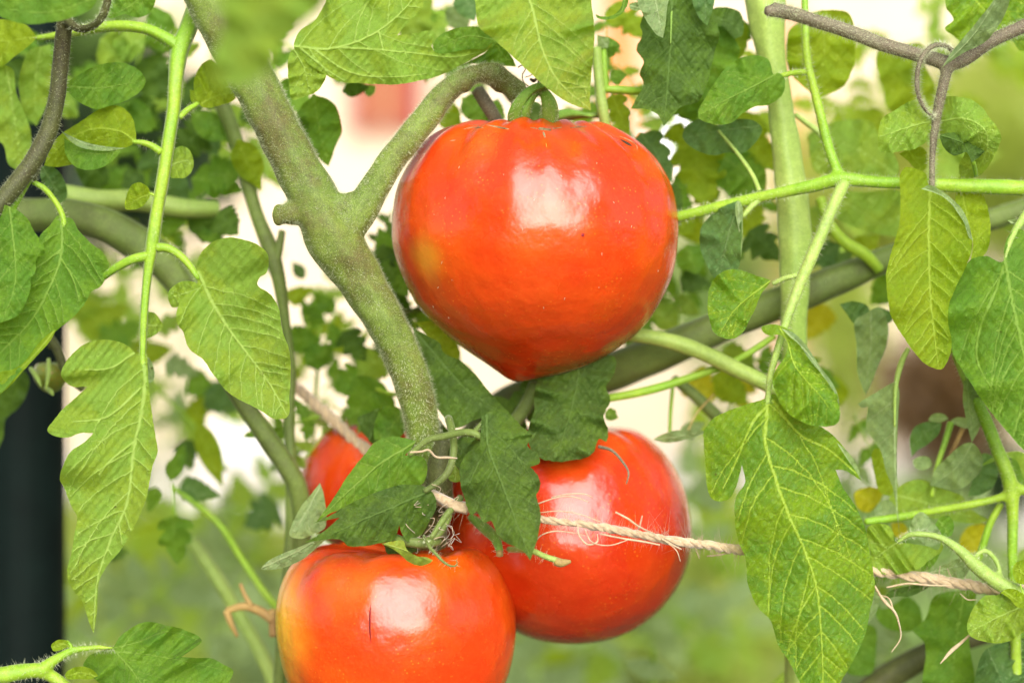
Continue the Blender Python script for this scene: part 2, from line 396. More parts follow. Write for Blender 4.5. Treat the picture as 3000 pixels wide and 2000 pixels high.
def leaf(parent, pts, mid, d0, d1, mat='mid', tile='V', dm=None, fold=0.0, tilt=0.0, sp=3.2, nside=7, tert=True,
         extra=(), name='leaf', wave=.12, bulge=.035, up=-1, curl=.0, ang=52, jag=.5, label=None):
    """a leaf blade: outline and midrib read in the photograph; depths in cm"""
    pts = T(tile, pts); mid = T(tile, mid); extra = [T(tile, e) for e in extra]
    A = np.array(pts, float); n = len(A)
    a = np.roll(A, 1, axis=0) - A; b = np.roll(A, -1, axis=0) - A
    cs = (a * b).sum(1) / (np.linalg.norm(a, axis=1) * np.linalg.norm(b, axis=1) + 1e-9)
    poly = catmull(pts, step=max(2.6, sp), closed=True, corner=list(cs > .1))
    if jag:
        c = poly.mean(0); r = poly - c; ln = np.linalg.norm(r, axis=1)[:, None]
        k = np.arange(len(poly)); nz = np.sin(k * .9 + 1.3) * .5 + np.sin(k * .37 + random.random() * 6) * .7 + RNG.normal(size=len(poly)) * .25
        poly = poly + r / (ln + 1e-9) * (nz * jag)[:, None]
    x0, y0 = poly.min(0); x1, y1 = poly.max(0)
    gx, gy = np.meshgrid(np.arange(x0, x1, sp), np.arange(y0, y1, sp * .87)); gx = gx + (np.arange(gx.shape[0]) % 2)[:, None] * sp * .5
    G = np.c_[gx.ravel(), gy.ravel()] + RNG.uniform(-.12, .12, (gx.size, 2)) * sp
    G = G[in_poly(G, poly)]
    dd, _, _ = seg_dist(G, poly, np.roll(poly, -1, axis=0)) if len(G) else (np.array([]), 0, 0)
    G = G[dd > sp * .55] if len(G) else G
    allp = np.r_[poly, G] if len(G) else poly
    nb = len(poly)
    vs, _, fs, _, _, _ = delaunay_2d_cdt([Vector(p) for p in allp], [], [list(range(nb))], 1, 1e-4)
    Q = np.array([tuple(v) for v in vs])
    segs, m = make_veins(poly.tolist(), mid, nside, tert, ang, extra)
    va, vb, vw = segs[:, :2], segs[:, 2:4], segs[:, 4]
    # distance in vein widths: look for nearest among classes
    vd = np.full(len(Q), 9.0); rawd = np.full(len(Q), 60.0)
    for lo, hi in ((0, .45), (.45, .9), (.9, 9)):
        k = (vw >= lo) & (vw < hi)
        if not k.any(): continue
        D, idx, _ = seg_dist(Q, va[k], vb[k]); ww = vw[k][idx]
        vd = np.minimum(vd, D / (ww * 1.1 + .35)); rawd = np.minimum(rawd, D + (5.5 if hi < .5 else 0))
    D, idx, t = seg_dist(Q, m[:-1], m[1:])
    L = np.cumsum(np.r_[0, np.linalg.norm(np.diff(m, axis=0), axis=1)]); tot = L[-1]
    s = (L[idx] + t * (L[idx + 1] - L[idx])) / tot
    dv = m[idx + 1] - m[idx]; rv = Q - m[idx]; sign = np.sign(dv[:, 0] * rv[:, 1] - dv[:, 1] * rv[:, 0]); v = D * sign
    W = max(10.0, np.percentile(D, 97))
    mmid = (d0 + d1) / 2 if dm is None else dm
    dep = (1 - s) ** 2 * d0 + 2 * s * (1 - s) * (2 * mmid - (d0 + d1) / 2) + s ** 2 * d1
    ph = random.random() * 6.28
    sc = W * U * 100      # cm
    fold *= 1.5; wave *= 1.6
    dep += up * -fold * (D / W) * sc + tilt * (v / W) * sc + curl * (D / W) ** 3 * sc
    dep += wave * sc * (D / W) * np.sin(s * 17 + ph + (sign * 1.3)) + wave * .5 * sc * (D / W) * np.sin(s * 31 + ph * 2 - sign)
    dep += up * bulge * (1 - np.exp(-(rawd / 7.5) ** 2)) + RNG.normal(size=len(Q)) * .001
    dep += .020 * (np.sin(Q[:, 0] * .19 + ph) * np.sin(Q[:, 1] * .16 + ph * 2) + .7 * np.sin(Q[:, 0] * .33 + Q[:, 1] * .27 + ph))
    s_ = (DIST + dep / 100) / DIST; world = np.c_[(Q[:, 0] - 1176) * U * s_, dep / 100, CAM_H - (Q[:, 1] - 784) * U * s_]
    flat = np.c_[Q * U * 1000, np.zeros(len(Q))]
    mm = LM[mat] if isinstance(mat, str) else mat
    o = mesh_obj(name, world, [tuple(f) for f in fs], mm, parent, attrs={'vein': vd}, uv=flat)
    if label: o['label'] = label
    return o
def outline(x0, y0, x1, y1, w, kind='ovate', rough=.0):
    """base, tip, full width -> outline"""
    ax = np.array([x1 - x0, y1 - y0], float); L = np.linalg.norm(ax); ax /= L; nx = np.array([-ax[1], ax[0]])
    prof = {'ovate': [(0.03, .12), (.12, .62), (.25, .93), (.4, 1), (.58, .86), (.75, .58), (.9, .25)],
            'round': [(0.03, .3), (.12, .75), (.3, 1), (.5, 1), (.7, .9), (.88, .55)],
            'slim': [(0.04, .2), (.2, .8), (.4, 1), (.6, .8), (.8, .4)],
            'lobed': [(.03, .2), (.1, .75), (.2, 1), (.27, .9), (.3, .58), (.38, .75), (.5, .92), (.57, .8), (.6, .52), (.7, .55), (.78, .45), (.9, .2)],
            'serrate': [(.03, .25), (.12, .8), (.22, 1), (.25, .86), (.36, .98), (.4, .82), (.52, .86), (.56, .68), (.68, .64), (.72, .48), (.84, .36), (.88, .24)]}[kind]
    up = []; dn = []
    for t, h in prof:
        j1, j2 = (random.uniform(-.09, .09) for _ in 'ab')
        up.append(np.array([x0, y0]) + ax * L * (t + j1 * .2) + nx * w * .5 * h * (1 + j1))
        dn.append(np.array([x0, y0]) + ax * L * (t + j2 * .2) - nx * w * .5 * h * (1 + j2))
    pts = [(x0, y0)] + [tuple(p) for p in up] + [(x1, y1)] + [tuple(p) for p in dn[::-1]]
    bend = random.uniform(-.06, .06) * L
    mid = [(x0, y0), tuple(np.array([x0 + x1, y0 + y1]) / 2 + nx * bend), (x1, y1)]
    return pts, mid
def sprig(parent, x, y, ang, L, d, mat, pairs=2, stalk_mat='green'):
    a = R(ang); bend = random.uniform(-.5, .5); pts = []; ds = random.uniform(-1, 1) * .8
    for k in range(5):
        pts.append((x, y, d + ds * k / 4, max(3.5, L * .035 * (1.3 - k * .15)))); x += math.cos(a) * L / 4; y += math.sin(a) * L / 4; a += bend / 4
    stalk(parent, pts, stalk_mat, seg=7, name='leaf_stalk', step=10)
    for k in range(pairs):
        i = 1 + int(k * 3 / pairs + .5); px, py, pd, _ = pts[i]
        for sg in (-1, 1):
            aa = a + sg * R(random.uniform(45, 75)); l = L * random.uniform(.30, .46) * (1.1 - .1 * k)
            gl(parent, px, py, px + math.cos(aa) * l, py + math.sin(aa) * l, l * random.uniform(.45, .68), pd + .1, mat, random.choice(['serrate', 'lobed', 'ovate', 'serrate']))
    px, py, pd, _ = pts[-1]; l = L * random.uniform(.45, .6)
    gl(parent, px, py, px + math.cos(a) * l, py + math.sin(a) * l, l * random.uniform(.45, .65), pd, mat, random.choice(['serrate', 'lobed', 'lobed']))
def gl(parent, x0, y0, x1, y1, w, d, mat='mid', kind='ovate', dd=None, tile='V', **k):
    if d > 2.9 and kind in ('round', 'ovate'): kind = random.choice(['serrate', 'lobed', 'ovate']) if kind == 'ovate' else random.choice(['lobed', 'serrate'])
    (x0, y0), (x1, y1) = T(tile, [(x0, y0), (x1, y1)])
    if tile != 'V': w *= .35
    pts, mid = outline(x0, y0, x1, y1, w, kind)
    L = math.hypot(x1 - x0, y1 - y0); dd = random.uniform(-.35, .35) * L * U * 100 if dd is None else dd
    k.setdefault('sp', 3.5 if abs(d) < 2 else (5 if d < 5 else 7)); k.setdefault('tert', abs(d) < 2.2)
    k.setdefault('nside', 5); k.setdefault('fold', random.uniform(-.2, .35)); k.setdefault('tilt', random.uniform(-.6, .6))
    k.setdefault('wave', .16)
    return leaf(parent, pts, mid, d, d + dd, mat, **k)

# ------------------------------------------------------------------ the setting: ground, path, house wall, lawn
def box(name, x0, x1, y0, y1, z0, z1, mat, parent=None, bevel=0.0):
    bm = bmesh.new(); bmesh.ops.create_cube(bm, size=1)
    for v in bm.verts: v.co = Vector(((v.co.x + .5) * (x1 - x0) + x0, (v.co.y + .5) * (y1 - y0) + y0, (v.co.z + .5) * (z1 - z0) + z0)) - base_of(parent)
    if bevel: bmesh.ops.bevel(bm, geom=list(bm.edges), offset=bevel, segments=2, affect='EDGES')
    me = bpy.data.meshes.new(name); bm.to_mesh(me); bm.free(); me.materials.append(mat)
    o = bpy.data.objects.new(name, me); COL.objects.link(o); o.parent = parent; return o
soil_m = simple('garden_soil', (.16, .12, .07), .95, (3, .25), .5, col2=(.055, .06, .025))
gv = []; gf = []; nx, ny = 120, 120
for j in range(ny + 1):
    for i in range(nx + 1):
        fx = (i / nx * 2 - 1); fy = (j / ny * 2 - 1)
        X = math.copysign(abs(fx) ** 3 * 90 + abs(fx) * 6, fx); Y = math.copysign(abs(fy) ** 3 * 90 + abs(fy) * 6, fy)
        gv.append((X, Y, .015 * math.sin(X * 2.1) * math.cos(Y * 1.7) + .01 * math.sin(X * 7 + Y * 5) - .012))
for j in range(ny):
    for i in range(nx):
        a = j * (nx + 1) + i; gf.append((a, a + 1, a + nx + 2, a + nx + 1))
g = mesh_obj('ground', gv, gf, soil_m); g['kind'] = 'structure'
pave_m = simple('pale_paving', (.84, .82, .76), .8, (6, .06), .2)
def slab_path(name, x0, x1, y0, y1, step=.5):
    root = box(name, x0, x1, y0, y1, .0, .035, simple('path_joint_sand', (.5, .45, .36), .9), None); root['kind'] = 'structure'
    me = None; nxs = int((x1 - x0) / step); nys = int((y1 - y0) / step)
    for i in range(nxs):
        for j in range(nys):
            if me is None:
                o = box('paving_slab', 0, step - .012, 0, step - .012, .0, .025, pave_m, None, .004); me = o.data
            else:
                o = bpy.data.objects.new('paving_slab', me); COL.objects.link(o)
            o.parent = root; o.location = (x0 + i * step + .006, y0 + j * step + .006, .034 + random.uniform(0, .004))
slab_path('garden_path', -3.5, 3.0, 6.6, 8.6, .5)

wall_m = simple('cream_render', (.56, .46, .33), .9, (5, .05), .15)
WY = 9.0
def bgx(x, Y): return (x - 1176) * U * (DIST + Y) / DIST
def bgz(y, Y): return CAM_H - (y - 784) * U * (DIST + Y) / DIST
house = thing('house', 'cream rendered house wall far behind the plants with red and orange woodwork', 'house', (-1.2, WY, 0))
box('wall', -7, 7, WY, WY + .3, -.1, 4.2, wall_m, house, .01)
box('plinth', -7, 7, WY - .04, WY, 0, .22, simple('grey_plinth', (.55, .5, .44), .9), house, .01)
red_m = simple('brick_red_paint', (.26, .03, .015), .6); org_m = simple('orange_wood', (.55, .19, .035), .6, (8, .1))
for x0, x1, y0, y1 in ((806, 866, 150, 312), (896, 972, 150, 312)):
    box('shutter', bgx(x0, WY), bgx(x1, WY), WY - .06, WY - .002, bgz(y1, WY), bgz(y0, WY), red_m, house, .005)
box('shutter_board', bgx(866, WY) + .01, bgx(896, WY) - .01, WY - .05, WY - .002, bgz(290, WY), bgz(150, WY), simple('pale_orange_paint', (.55, .30, .11), .7), house, .005)
box('lintel', bgx(790, WY), bgx(985, WY), WY - .08, WY - .003, bgz(150, WY) + .005, bgz(120, WY), wall_m, house, .005)
box('door_frame', bgx(1392, WY), bgx(1462, WY), WY - .09, WY - .002, bgz(330, WY), bgz(-200, WY), org_m, house, .01)
box('window', bgx(0, WY), bgx(110, WY), WY - .03, WY - .002, bgz(500, WY), bgz(250, WY), simple('dark_window_glass', (.03, .035, .04), .1, (2, .05), 0, .6), house, .01)

def post_thing(name, label, cat, x, Y, wpx, z1, mat, y0=None):
    h = wpx * U * (DIST + Y) / DIST / 2; t = thing(name, label, cat, (bgx(x, Y), Y, 0))
    o = box('shaft', bgx(x, Y) - h, bgx(x, Y) + h, Y - h, Y + h, -.1, z1, mat, t, .008)
    box('cap', bgx(x, Y) - h * 1.2, bgx(x, Y) + h * 1.2, Y - h * 1.2, Y + h * 1.2, z1 + .001, z1 + .04, mat, t, .008)
    return t
post_thing('wooden_post', 'orange wooden post blurred behind the pale upright tomato stem', 'post', 1815, 7.2, 60, 2.0, simple('peach_wood', (.66, .34, .16), .7, (8, .1)))
box('glare_patch', bgx(1490, WY), bgx(1610, WY), WY - .03, WY - .002, bgz(380, WY), bgz(230, WY), simple('glare_white', (.9, .9, .88), .7), house, .005)  # white panel stands in for blown-out glare on the wall
box('glare_patch', bgx(470, WY), bgx(660, WY), WY - .03, WY - .002, bgz(1120, WY), bgz(985, WY), simple('glare_off_white', (.88, .88, .84), .8), house, .005)  # glare at the wall foot, put in as an off-white panel

# dark green post, close behind the left leaves
t = thing('metal_post', 'smooth dark green metal post at the left edge behind the hanging leaf', 'post', (P(58, 784, 16).x, .16, 0))
r0 = 92 * U * (.76) / .6; c = P(56, 784, 16)
post_m = simple('dark_green_metal', (.003, .009, .007), .7, (40, .2), .05, .12)
V_, F_ = tube_geo(np.array([[c.x, c.y, z] for z in np.linspace(-.1, 1.55, 34)]), np.full(34, r0), 40, .012, 14)
mesh_obj('shaft', V_, F_, post_m, t)
V_, F_ = tube_geo(np.array([[c.x, c.y, 1.551], [c.x, c.y, 1.575]]), np.full(2, r0 * 1.06), 40)
mesh_obj('cap', V_, F_, post_m, t)

# ------------------------------------------------------------------ far shrubs and low growth (blurred)
def tri_leaves(cx, cy, cz, rx, ry, rz, n, size, hollow=.3):
    V = []; F = []
    lob = RNG.uniform(-1, 1, (9, 3)); lob /= np.linalg.norm(lob, axis=1)[:, None]
    for _ in range(n):
        c = lob[random.randrange(9)] * random.uniform(.25, .72); p = c + RNG.normal(size=3) * .23
        p = np.array([p[0] * rx + cx, p[1] * ry + cy, p[2] * rz + cz])
        if p[2] < .02: p[2] = .02 + random.random() * .05
        a = RNG.normal(size=3); a[2] -= .3; a /= np.linalg.norm(a); b = np.cross(a, RNG.normal(size=3)); b /= np.linalg.norm(b) + 1e-9
        s = size * random.uniform(.5, 1.3); k = len(V); nrm = np.cross(a, b)
        V += [p, p + a * s * .35 + b * s * .26 + nrm * s * .06, p + a * s, p + a * s * .35 - b * s * .26 + nrm * s * .06, p + a * s * .4]
        F += [(k, k + 1, k + 4), (k + 1, k + 2, k + 4), (k + 2, k + 3, k + 4), (k + 3, k, k + 4)]
    return V, F
def flat_leaf_mat(name, col, trans, tm=.4):
    m, t = new_mat(name); q = N(t); tc = q.n('ShaderNodeTexCoord').outputs['Object']
    c = q.mix(q.ramp(q.noise(tc, 6, 3), .35, .65), col, tuple(x * .65 for x in col))
    p = q.n('ShaderNodeBsdfPrincipled'); q.l(c, p.inputs['Base Color']); p.inputs['Roughness'].default_value = .45
    b = q.n('ShaderNodeBsdfTranslucent'); b.inputs[0].default_value = (*trans, 1)
    s = q.n('ShaderNodeMixShader'); s.inputs[0].default_value = tm; q.l(p.outputs[0], s.inputs[1]); q.l(b.outputs[0], s.inputs[2])
    o = q.n('ShaderNodeOutputMaterial'); q.l(s.outputs[0], o.inputs[0]); return m
BM = {'g': flat_leaf_mat('shrub_green', (.25, .38, .11), (.5, .68, .18)), 'y': flat_leaf_mat('shrub_yellow_green', (.36, .45, .09), (.75, .82, .14), .5),
      'd': flat_leaf_mat('shrub_dark', (.035, .07, .02), (.08, .16, .02)), 'b': flat_leaf_mat('shrub_brown', (.16, .09, .03), (.3, .16, .04)),
      'p': flat_leaf_mat('shrub_pale', (.36, .47, .20), (.5, .64, .25))}
def shrub(name, label, cat, x, y, Y, wpx, hpx, m, n, size, group=None):
    s = (DIST + Y) / DIST * U; X = bgx(x, Y); Z = bgz(y, Y)
    t = thing(name, label, cat, (X, Y, 0), group)
    rx = wpx * s / 2; rz = hpx * s / 2
    V, F = tri_leaves(X, Y, max(Z, rz * .4), rx, min(rx, .8), rz, n, size)
    o = mesh_obj('foliage', V, F, BM[m], t, smooth=False); o['kind'] = 'stuff'
    V = []; F = []
    for k in range(4):
        a = random.uniform(-.5, .5) * rx; w_ = np.array([[X + a * .1, Y, -.05], [X + a * .5, Y + random.uniform(-.1, .1), max(Z, .1) * .5], [X + a, Y, max(Z, .12)]])
        v, f = tube_geo(w_, np.array([.012, .009, .004]), 6); b = len(V); V += v; F += [tuple(i + b for i in q) for q in f]
    mesh_obj('stems', V, F, SM['olive'], t)
    return t
G1 = 'blurred low green plants growing in the bed behind the tomatoes'
low = [(250, 1330, 2.2, 300, 260, 'y'), (480, 1400, 1.8, 260, 240, 'p'), (640, 1500, 1.5, 200, 160, 'p'), (330, 1500, 1.4, 300, 200, 'y'), (1250, 1560, 1.5, 260, 120, 'p'),
       (1480, 1500, 1.8, 300, 260, 'y'), (1640, 1330, 2.4, 260, 360, 'y'), (1680, 1500, 1.6, 220, 240, 'y'), (1560, 1420, 3, 260, 240, 'y'), (2000, 1430, 1.9, 300, 300, 'p'),
       (2250, 1480, 1.5, 260, 260, 'g'), (560, 1250, 3.6, 320, 220, 'y'), (900, 1330, 3.2, 300, 240, 'y'), (1150, 1420, 2.5, 300, 240, 'y'), (180, 1240, 4, 200, 200, 'y')]
LOWL = ['beside the dark post', 'under the brown dried stalk', 'against the left side of the bottom tomato', 'low beneath the pointed hanging leaf', 'under the gap between the two lower tomatoes', 'just right of the bottom tomato',
 'between the twine crossed tomato and the big bright leaf', 'left of the tip of the big bright leaf', 'under the lower right tomato, yellowish', 'below the long frayed fibre at right', 'in the bottom right corner', 'farther back beyond the thin diagonal stalk, yellowish',
 'farther back behind the bottom tomato', 'farther back between the two lower tomatoes', 'farthest back beside the dark post, yellowish']
for k, (x, y, Y, ww, hh, m) in enumerate(low):
    shrub('garden_plant', 'soft blurred low leafy plant ' + LOWL[k], 'plant', x, y, Y, ww, hh, m, int(420 + ww * 1.2), .05, G1)
BUSH = [('yellow green sunlit bush blurred in the upper right corner', 2230, 260, 6, 560, 330, 'y', 1700, .10),
 ('green bush blurred at the right edge beside the curled hanging leaves', 2290, 420, 5, 420, 520, 'y', 1500, .09),
 ('yellow green bush blurred behind the crossing green stalks', 1960, 480, 7, 460, 560, 'y', 2000, .10),
 ('green bush blurred just right of the big tomato', 1640, 600, 7.5, 300, 420, 'g', 1300, .10),
 ('brown dry bush blurred between the hanging leaves at right', 2160, 900, 3.2, 330, 330, 'b', 1300, .05),
 ('dark bush blurred low at the right behind the grey green shoots', 2250, 1080, 3.6, 330, 260, 'd', 1100, .05),
 ('golden green bush blurred behind the big bright leaf', 1950, 800, 4.5, 220, 420, 'y', 800, .06),
 ('olive bush blurred under the brown bush at right', 2080, 1240, 2.8, 460, 260, 'g', 1000, .05),
 ('dark green bush blurred behind the upper left leaves', 330, 330, 1.6, 560, 420, 'd', 600, .06),
 ('green bush blurred in the top left corner', 120, 60, 2.4, 420, 360, 'g', 900, .07)]
for lab, x, y, Y, ww, hh, m, n, sz in BUSH:
    shrub('bush', lab, 'bush', x, y, Y, ww, hh, m, n, sz)
# lawn
V = []; F = []
for _ in range(26000):
    Y = 1.2 + random.random() ** 1.3 * 5.2; X = random.uniform(-1, 1) * (.5 + Y * .36)
    hgt = random.uniform(.04, .11); a = random.random() * 6.28; w_ = .004 + .0012 * Y; lean = RNG.normal(size=2) * .03; k = len(V)
    dx, dy = math.cos(a) * w_, math.sin(a) * w_
    V += [(X - dx, Y - dy, -.02), (X + dx, Y + dy, -.02), (X + dx * .6 + lean[0] * .4, Y + dy * .6 + lean[1] * .4, hgt * .6), (X - dx * .6 + lean[0] * .4, Y - dy * .6 + lean[1] * .4, hgt * .6), (X + lean[0], Y + lean[1], hgt)]
    F += [(k, k + 1, k + 2, k + 3), (k + 3, k + 2, k + 4)]
o = mesh_obj('grass', V, F, flat_leaf_mat('grass_pale', (.30, .42, .15), (.5, .65, .22)), None, smooth=False); tag(o, 'blurred green grass covering the ground behind the tomato bed', 'grass', kind='stuff')

# unseen bushes added behind the photographer to crop the sun highlight on the tomatoes
blocker_bushes = [('unseen dark hedge bush added behind the photographer on the left to crop highlights', -2.5, -3.2, 1.5, 2.2), ('unseen dark hedge bush added behind the photographer on the right to crop highlights', 3.6, -3.6, 1.8, 1.9)]
for lab, X, Y, rx, rz in blocker_bushes:
    t = thing('bush', lab, 'bush', (X, Y, 0))
    V, F = tri_leaves(X, Y, rz, rx, 1.0, rz, 2600, .28); o = mesh_obj('foliage', V, F, BM['d'], t, smooth=False); o['kind'] = 'stuff'
    v, f = tube_geo(np.array([[X, Y, -.05], [X, Y, rz * .6], [X + .1, Y, rz * 1.2]]), np.array([.09, .07, .04]), 8); mesh_obj('trunk', v, f, SM['brown'], t)

# ------------------------------------------------------------------ tomatoes
def tomato(label, rings, dc, mat, calyx, nl=9, gf=.05, gh=10, seed=1, kd=1.0, cat='tomato', front=()):
    rr = random.Random(seed)
    c = catmull([(r[0], (r[1] + r[2]) / 2, (r[2] - r[1]) / 2) for r in rings], n_per=9)
    arc = np.cumsum(np.r_[0, np.linalg.norm(np.diff(c[:, [0, 2]], axis=0), axis=1)]); arc /= arc[-1]
    seg = 168; V = []; F = []; top = []; down = []
    sc = (DIST + dc / 100) / DIST
    gr = [(2 * math.pi * (k + rr.uniform(-.22, .22)) / nl, rr.uniform(.45, 1.0), rr.uniform(.07, .15)) for k in range(nl)]
    gr = [g for g in gr if not front or math.sin(g[0]) > -.2] + [(-math.acos(c_), am, wd) for c_, am, wd in front]
    a6 = [rr.random() * 6.28 for _ in range(6)]
    for i, (y, cx, hw) in enumerate(c):
        s = arc[i]; hw = max(hw, .4)
        fr = gf * math.exp(-((s - .21) / .15) ** 2); hs = gh * math.exp(-((s - .15) / .11) ** 2)
        C = P(cx, y, dc)
        for k in range(seg):
            th = 2 * math.pi * k / seg; g_ = 0
            for (ga, am, wd) in gr:
                d = (th - ga + math.pi) % (2 * math.pi) - math.pi; g_ += am * math.exp(-(d / wd) ** 2)
            lum = .010 * math.sin(2 * th + a6[0] + s * 3) * math.sin(math.pi * s) + .007 * math.sin(3 * th + a6[1] - s * 4) * math.sin(math.pi * s)
            r = hw * U * sc * (1 - g_ * fr + lum)
            dz = -g_ * hs * U * min(1, hw / 60)
            V.append(C + Vector((math.cos(th) * r, math.sin(th) * r * kd, dz))); top.append(max(0, 1 - s / .22)); down.append(s)
    n = len(c)
    for i in range(n - 1):
        for k in range(seg):
            a = i * seg + k; b = i * seg + (k + 1) % seg; F.append((a, b, b + seg, a + seg))
    ca = len(V); V.append(P(c[0][1], c[0][0], dc)); cb = len(V); V.append(P(c[-1][1], c[-1][0], dc)); top += [1, 0]; down += [0, 1]
    for k in range(seg):
        F.append((ca, (k + 1) % seg, k)); F.append((cb, (n - 1) * seg + k, (n - 1) * seg + (k + 1) % seg))
    root = thing('tomato', label, cat, P(calyx[0], calyx[1], dc))
    body = mesh_obj('body', V, F, mat, root, attrs={'top': top, 'deep': down})
    bv = BVHTree.FromPolygons([Vector(v) for v in V], F)
    return root, body, bv
CAMP = Vector((0, -DIST, CAM_H))
def on(bv, x, y, lift=0.0, fb=0.0):
    d = (P(x, y, 0) - CAMP).normalized(); h = bv.ray_cast(CAMP, d)
    if h[0] is None: return P(x, y, fb)
    return h[0] + h[1] * lift if h[1].dot(d) < 0 else h[0] - h[1] * lift
def skin_mark(root, bv, name, pts, mat, lift=.0001, seg=6, tile='V', flat=1.0):
    c = catmull(T(tile, pts), step=3); k = .35 if tile != 'V' else 1
    wp = np.array([on(bv, q[0], q[1], lift) for q in c]); rad = np.array([max(.3, q[2] * k) * .5 * U for q in c])
    v, f = tube_geo(wp, rad, seg, .15, 3, .1); return mesh_obj(name, v, f, mat, root)
def sepal(root, pts, mat, tile='V', name='sepal', kink=.12):
    """a tapering keeled blade along (x, y, d, w)"""
    pts = T(tile, pts); k = .35 if tile != 'V' else 1
    c = catmull(pts, step=4); wp = np.array([P(*q[:3]) for q in c]); w_ = np.array([q[3] * k * .5 * U for q in c])
    tan = np.gradient(wp, axis=0); tan /= np.linalg.norm(tan, axis=1)[:, None]
    V = []; F = []; m = 7
    for i in range(len(wp)):
        side = np.cross(tan[i], [0, 1, 0]); side /= np.linalg.norm(side) + 1e-9; nr = np.cross(side, tan[i])
        for j in range(m):
            a = j / (m - 1) * 2 - 1
            V.append(wp[i] + side * a * w_[i] + nr * (abs(a) ** 1.5) * w_[i] * .45)
    for i in range(len(wp) - 1):
        for j in range(m - 1): F.append((i * m + j, i * m + j + 1, (i + 1) * m + j + 1, (i + 1) * m + j))
    o = mesh_obj(name, V, F, mat, root); sd_ = o.modifiers.new('t', 'SOLIDIFY'); sd_.thickness = .0006; return o

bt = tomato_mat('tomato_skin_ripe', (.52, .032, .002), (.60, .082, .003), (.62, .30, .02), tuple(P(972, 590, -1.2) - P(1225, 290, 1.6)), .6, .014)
rings = [(318, 1222, 1228), (312, 1196, 1256), (300, 1160, 1300), (288, 1110, 1345), (284, 1072, 1385), (290, 1040, 1408), (304, 1005, 1436), (330, 972, 1474), (370, 944, 1512), (430, 915, 1543),
         (500, 904, 1556), (560, 904, 1555), (632, 924, 1543), (667, 940, 1529), (702, 959, 1511), (755, 1008, 1474), (800, 1064, 1418), (835, 1116, 1356), (856, 1146, 1292), (868, 1163, 1240), (874, 1177, 1206), (876, 1186, 1192)]
TB, body, bvB = tomato('large heart shaped ripened red tomato hanging at the centre from the forked stem', rings, 1.6, bt, (1225, 290), nl=12, gf=.085, gh=11, seed=5, front=[(-.93, .6, .12), (-.66, 1.1, .15), (-.36, .9, .13), (-.02, .8, .09), (.26, 1.2, .14), (.56, 1.0, .13), (.8, 1.2, .14), (.96, .7, .1)])
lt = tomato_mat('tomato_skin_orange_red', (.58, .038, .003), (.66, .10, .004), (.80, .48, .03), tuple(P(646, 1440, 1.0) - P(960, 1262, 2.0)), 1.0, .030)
rings = [(1285, 955, 962), (1276, 915, 1000), (1264, 850, 1050), (1254, 770, 1085), (1256, 730, 1106), (1270, 700, 1125), (1300, 670, 1150), (1340, 650, 1168), (1390, 639, 1179), (1440, 638, 1182), (1500, 646, 1176),
         (1560, 662, 1160), (1620, 700, 1124), (1670, 760, 1060), (1700, 830, 985), (1710, 890, 920)]
TL, body, bvL = tomato('orange red tomato at the bottom with a short dark slit and yellow left cheek', rings, 2.0, lt, (960, 1262), nl=7, gf=.07, gh=16, seed=3)
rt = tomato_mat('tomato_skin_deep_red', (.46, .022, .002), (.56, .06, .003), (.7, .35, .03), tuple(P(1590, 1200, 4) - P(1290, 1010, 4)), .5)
rings = [(1020, 1250, 1256), (1006, 1220, 1310), (990, 1190, 1400), (984, 1170, 1440), (992, 1150, 1468), (1015, 1125, 1500), (1060, 1076, 1540), (1120, 1042, 1568), (1180, 1026, 1582), (1230, 1022, 1586), (1290, 1034, 1578),
         (1350, 1068, 1552), (1400, 1112, 1512), (1440, 1168, 1458), (1462, 1222, 1408), (1472, 1280, 1350), (1474, 1310, 1325)]
TR, body, bvR = tomato('red tomato crossed by the jute twine at lower right of the cluster', rings, 4.6, rt, (1250, 1010), nl=8, gf=.04, gh=8, seed=9)
rings = [(985, 868, 874), (972, 830, 910), (966, 800, 950), (975, 770, 985), (1000, 738, 1015), (1050, 705, 1045), (1110, 694, 1056), (1170, 700, 1048), (1220, 730, 1020), (1255, 780, 970), (1275, 850, 900)]
TK, body, bvK = tomato('red tomato mostly hidden behind the left leaves of the cluster', rings, 6.5, rt, (870, 980), nl=8, seed=4)

# marks on the skins
for pts in ([(1065, 297, 3), (1085, 293, 5), (1110, 294, 3)], [(1118, 287, 3), (1140, 292, 6), (1168, 297, 4)], [(1033, 324, 2), (1040, 323, 3), (1048, 322, 1.5)],
            [(1238, 296, 7), (1250, 298, 9), (1264, 299, 7)], [(1248, 304, 5), (1250, 310, 6), (1252, 316, 3)], [(1310, 294, 3), (1330, 292, 4), (1348, 290, 2)],
            [(1078, 290, 1), (1096, 288, 2.5), (1100, 292, 1)], [(1218, 293, 3), (1234, 296, 4)], [(1270, 296, 4), (1290, 293, 3)]):
    skin_mark(TB, bvB, 'scar', pts, scar_m, -.0001)
skin_mark(TB, bvB, 'scar', [(1419, 316, 5), (1432, 324, 13), (1445, 332, 14), (1456, 338, 6)], dark_m, -.0006, 10)
skin_mark(TB, bvB, 'scar', [(1422, 313, 2), (1440, 320, 4), (1462, 334, 3), (1464, 345, 2)], scar_m, -.0001)
skin_mark(TB, bvB, 'pinprick', [(1336, 539, 7), (1341, 541, 7)], simple('dark_red_dot', (.22, .01, .02), .5), -.0001)
skin_mark(TB, bvB, 'scar', [(1252, 318, 2), (1255, 335, 4), (1256, 352, 1)], simple('yellow_streak', (.75, .4, .05), .4), -.00022)
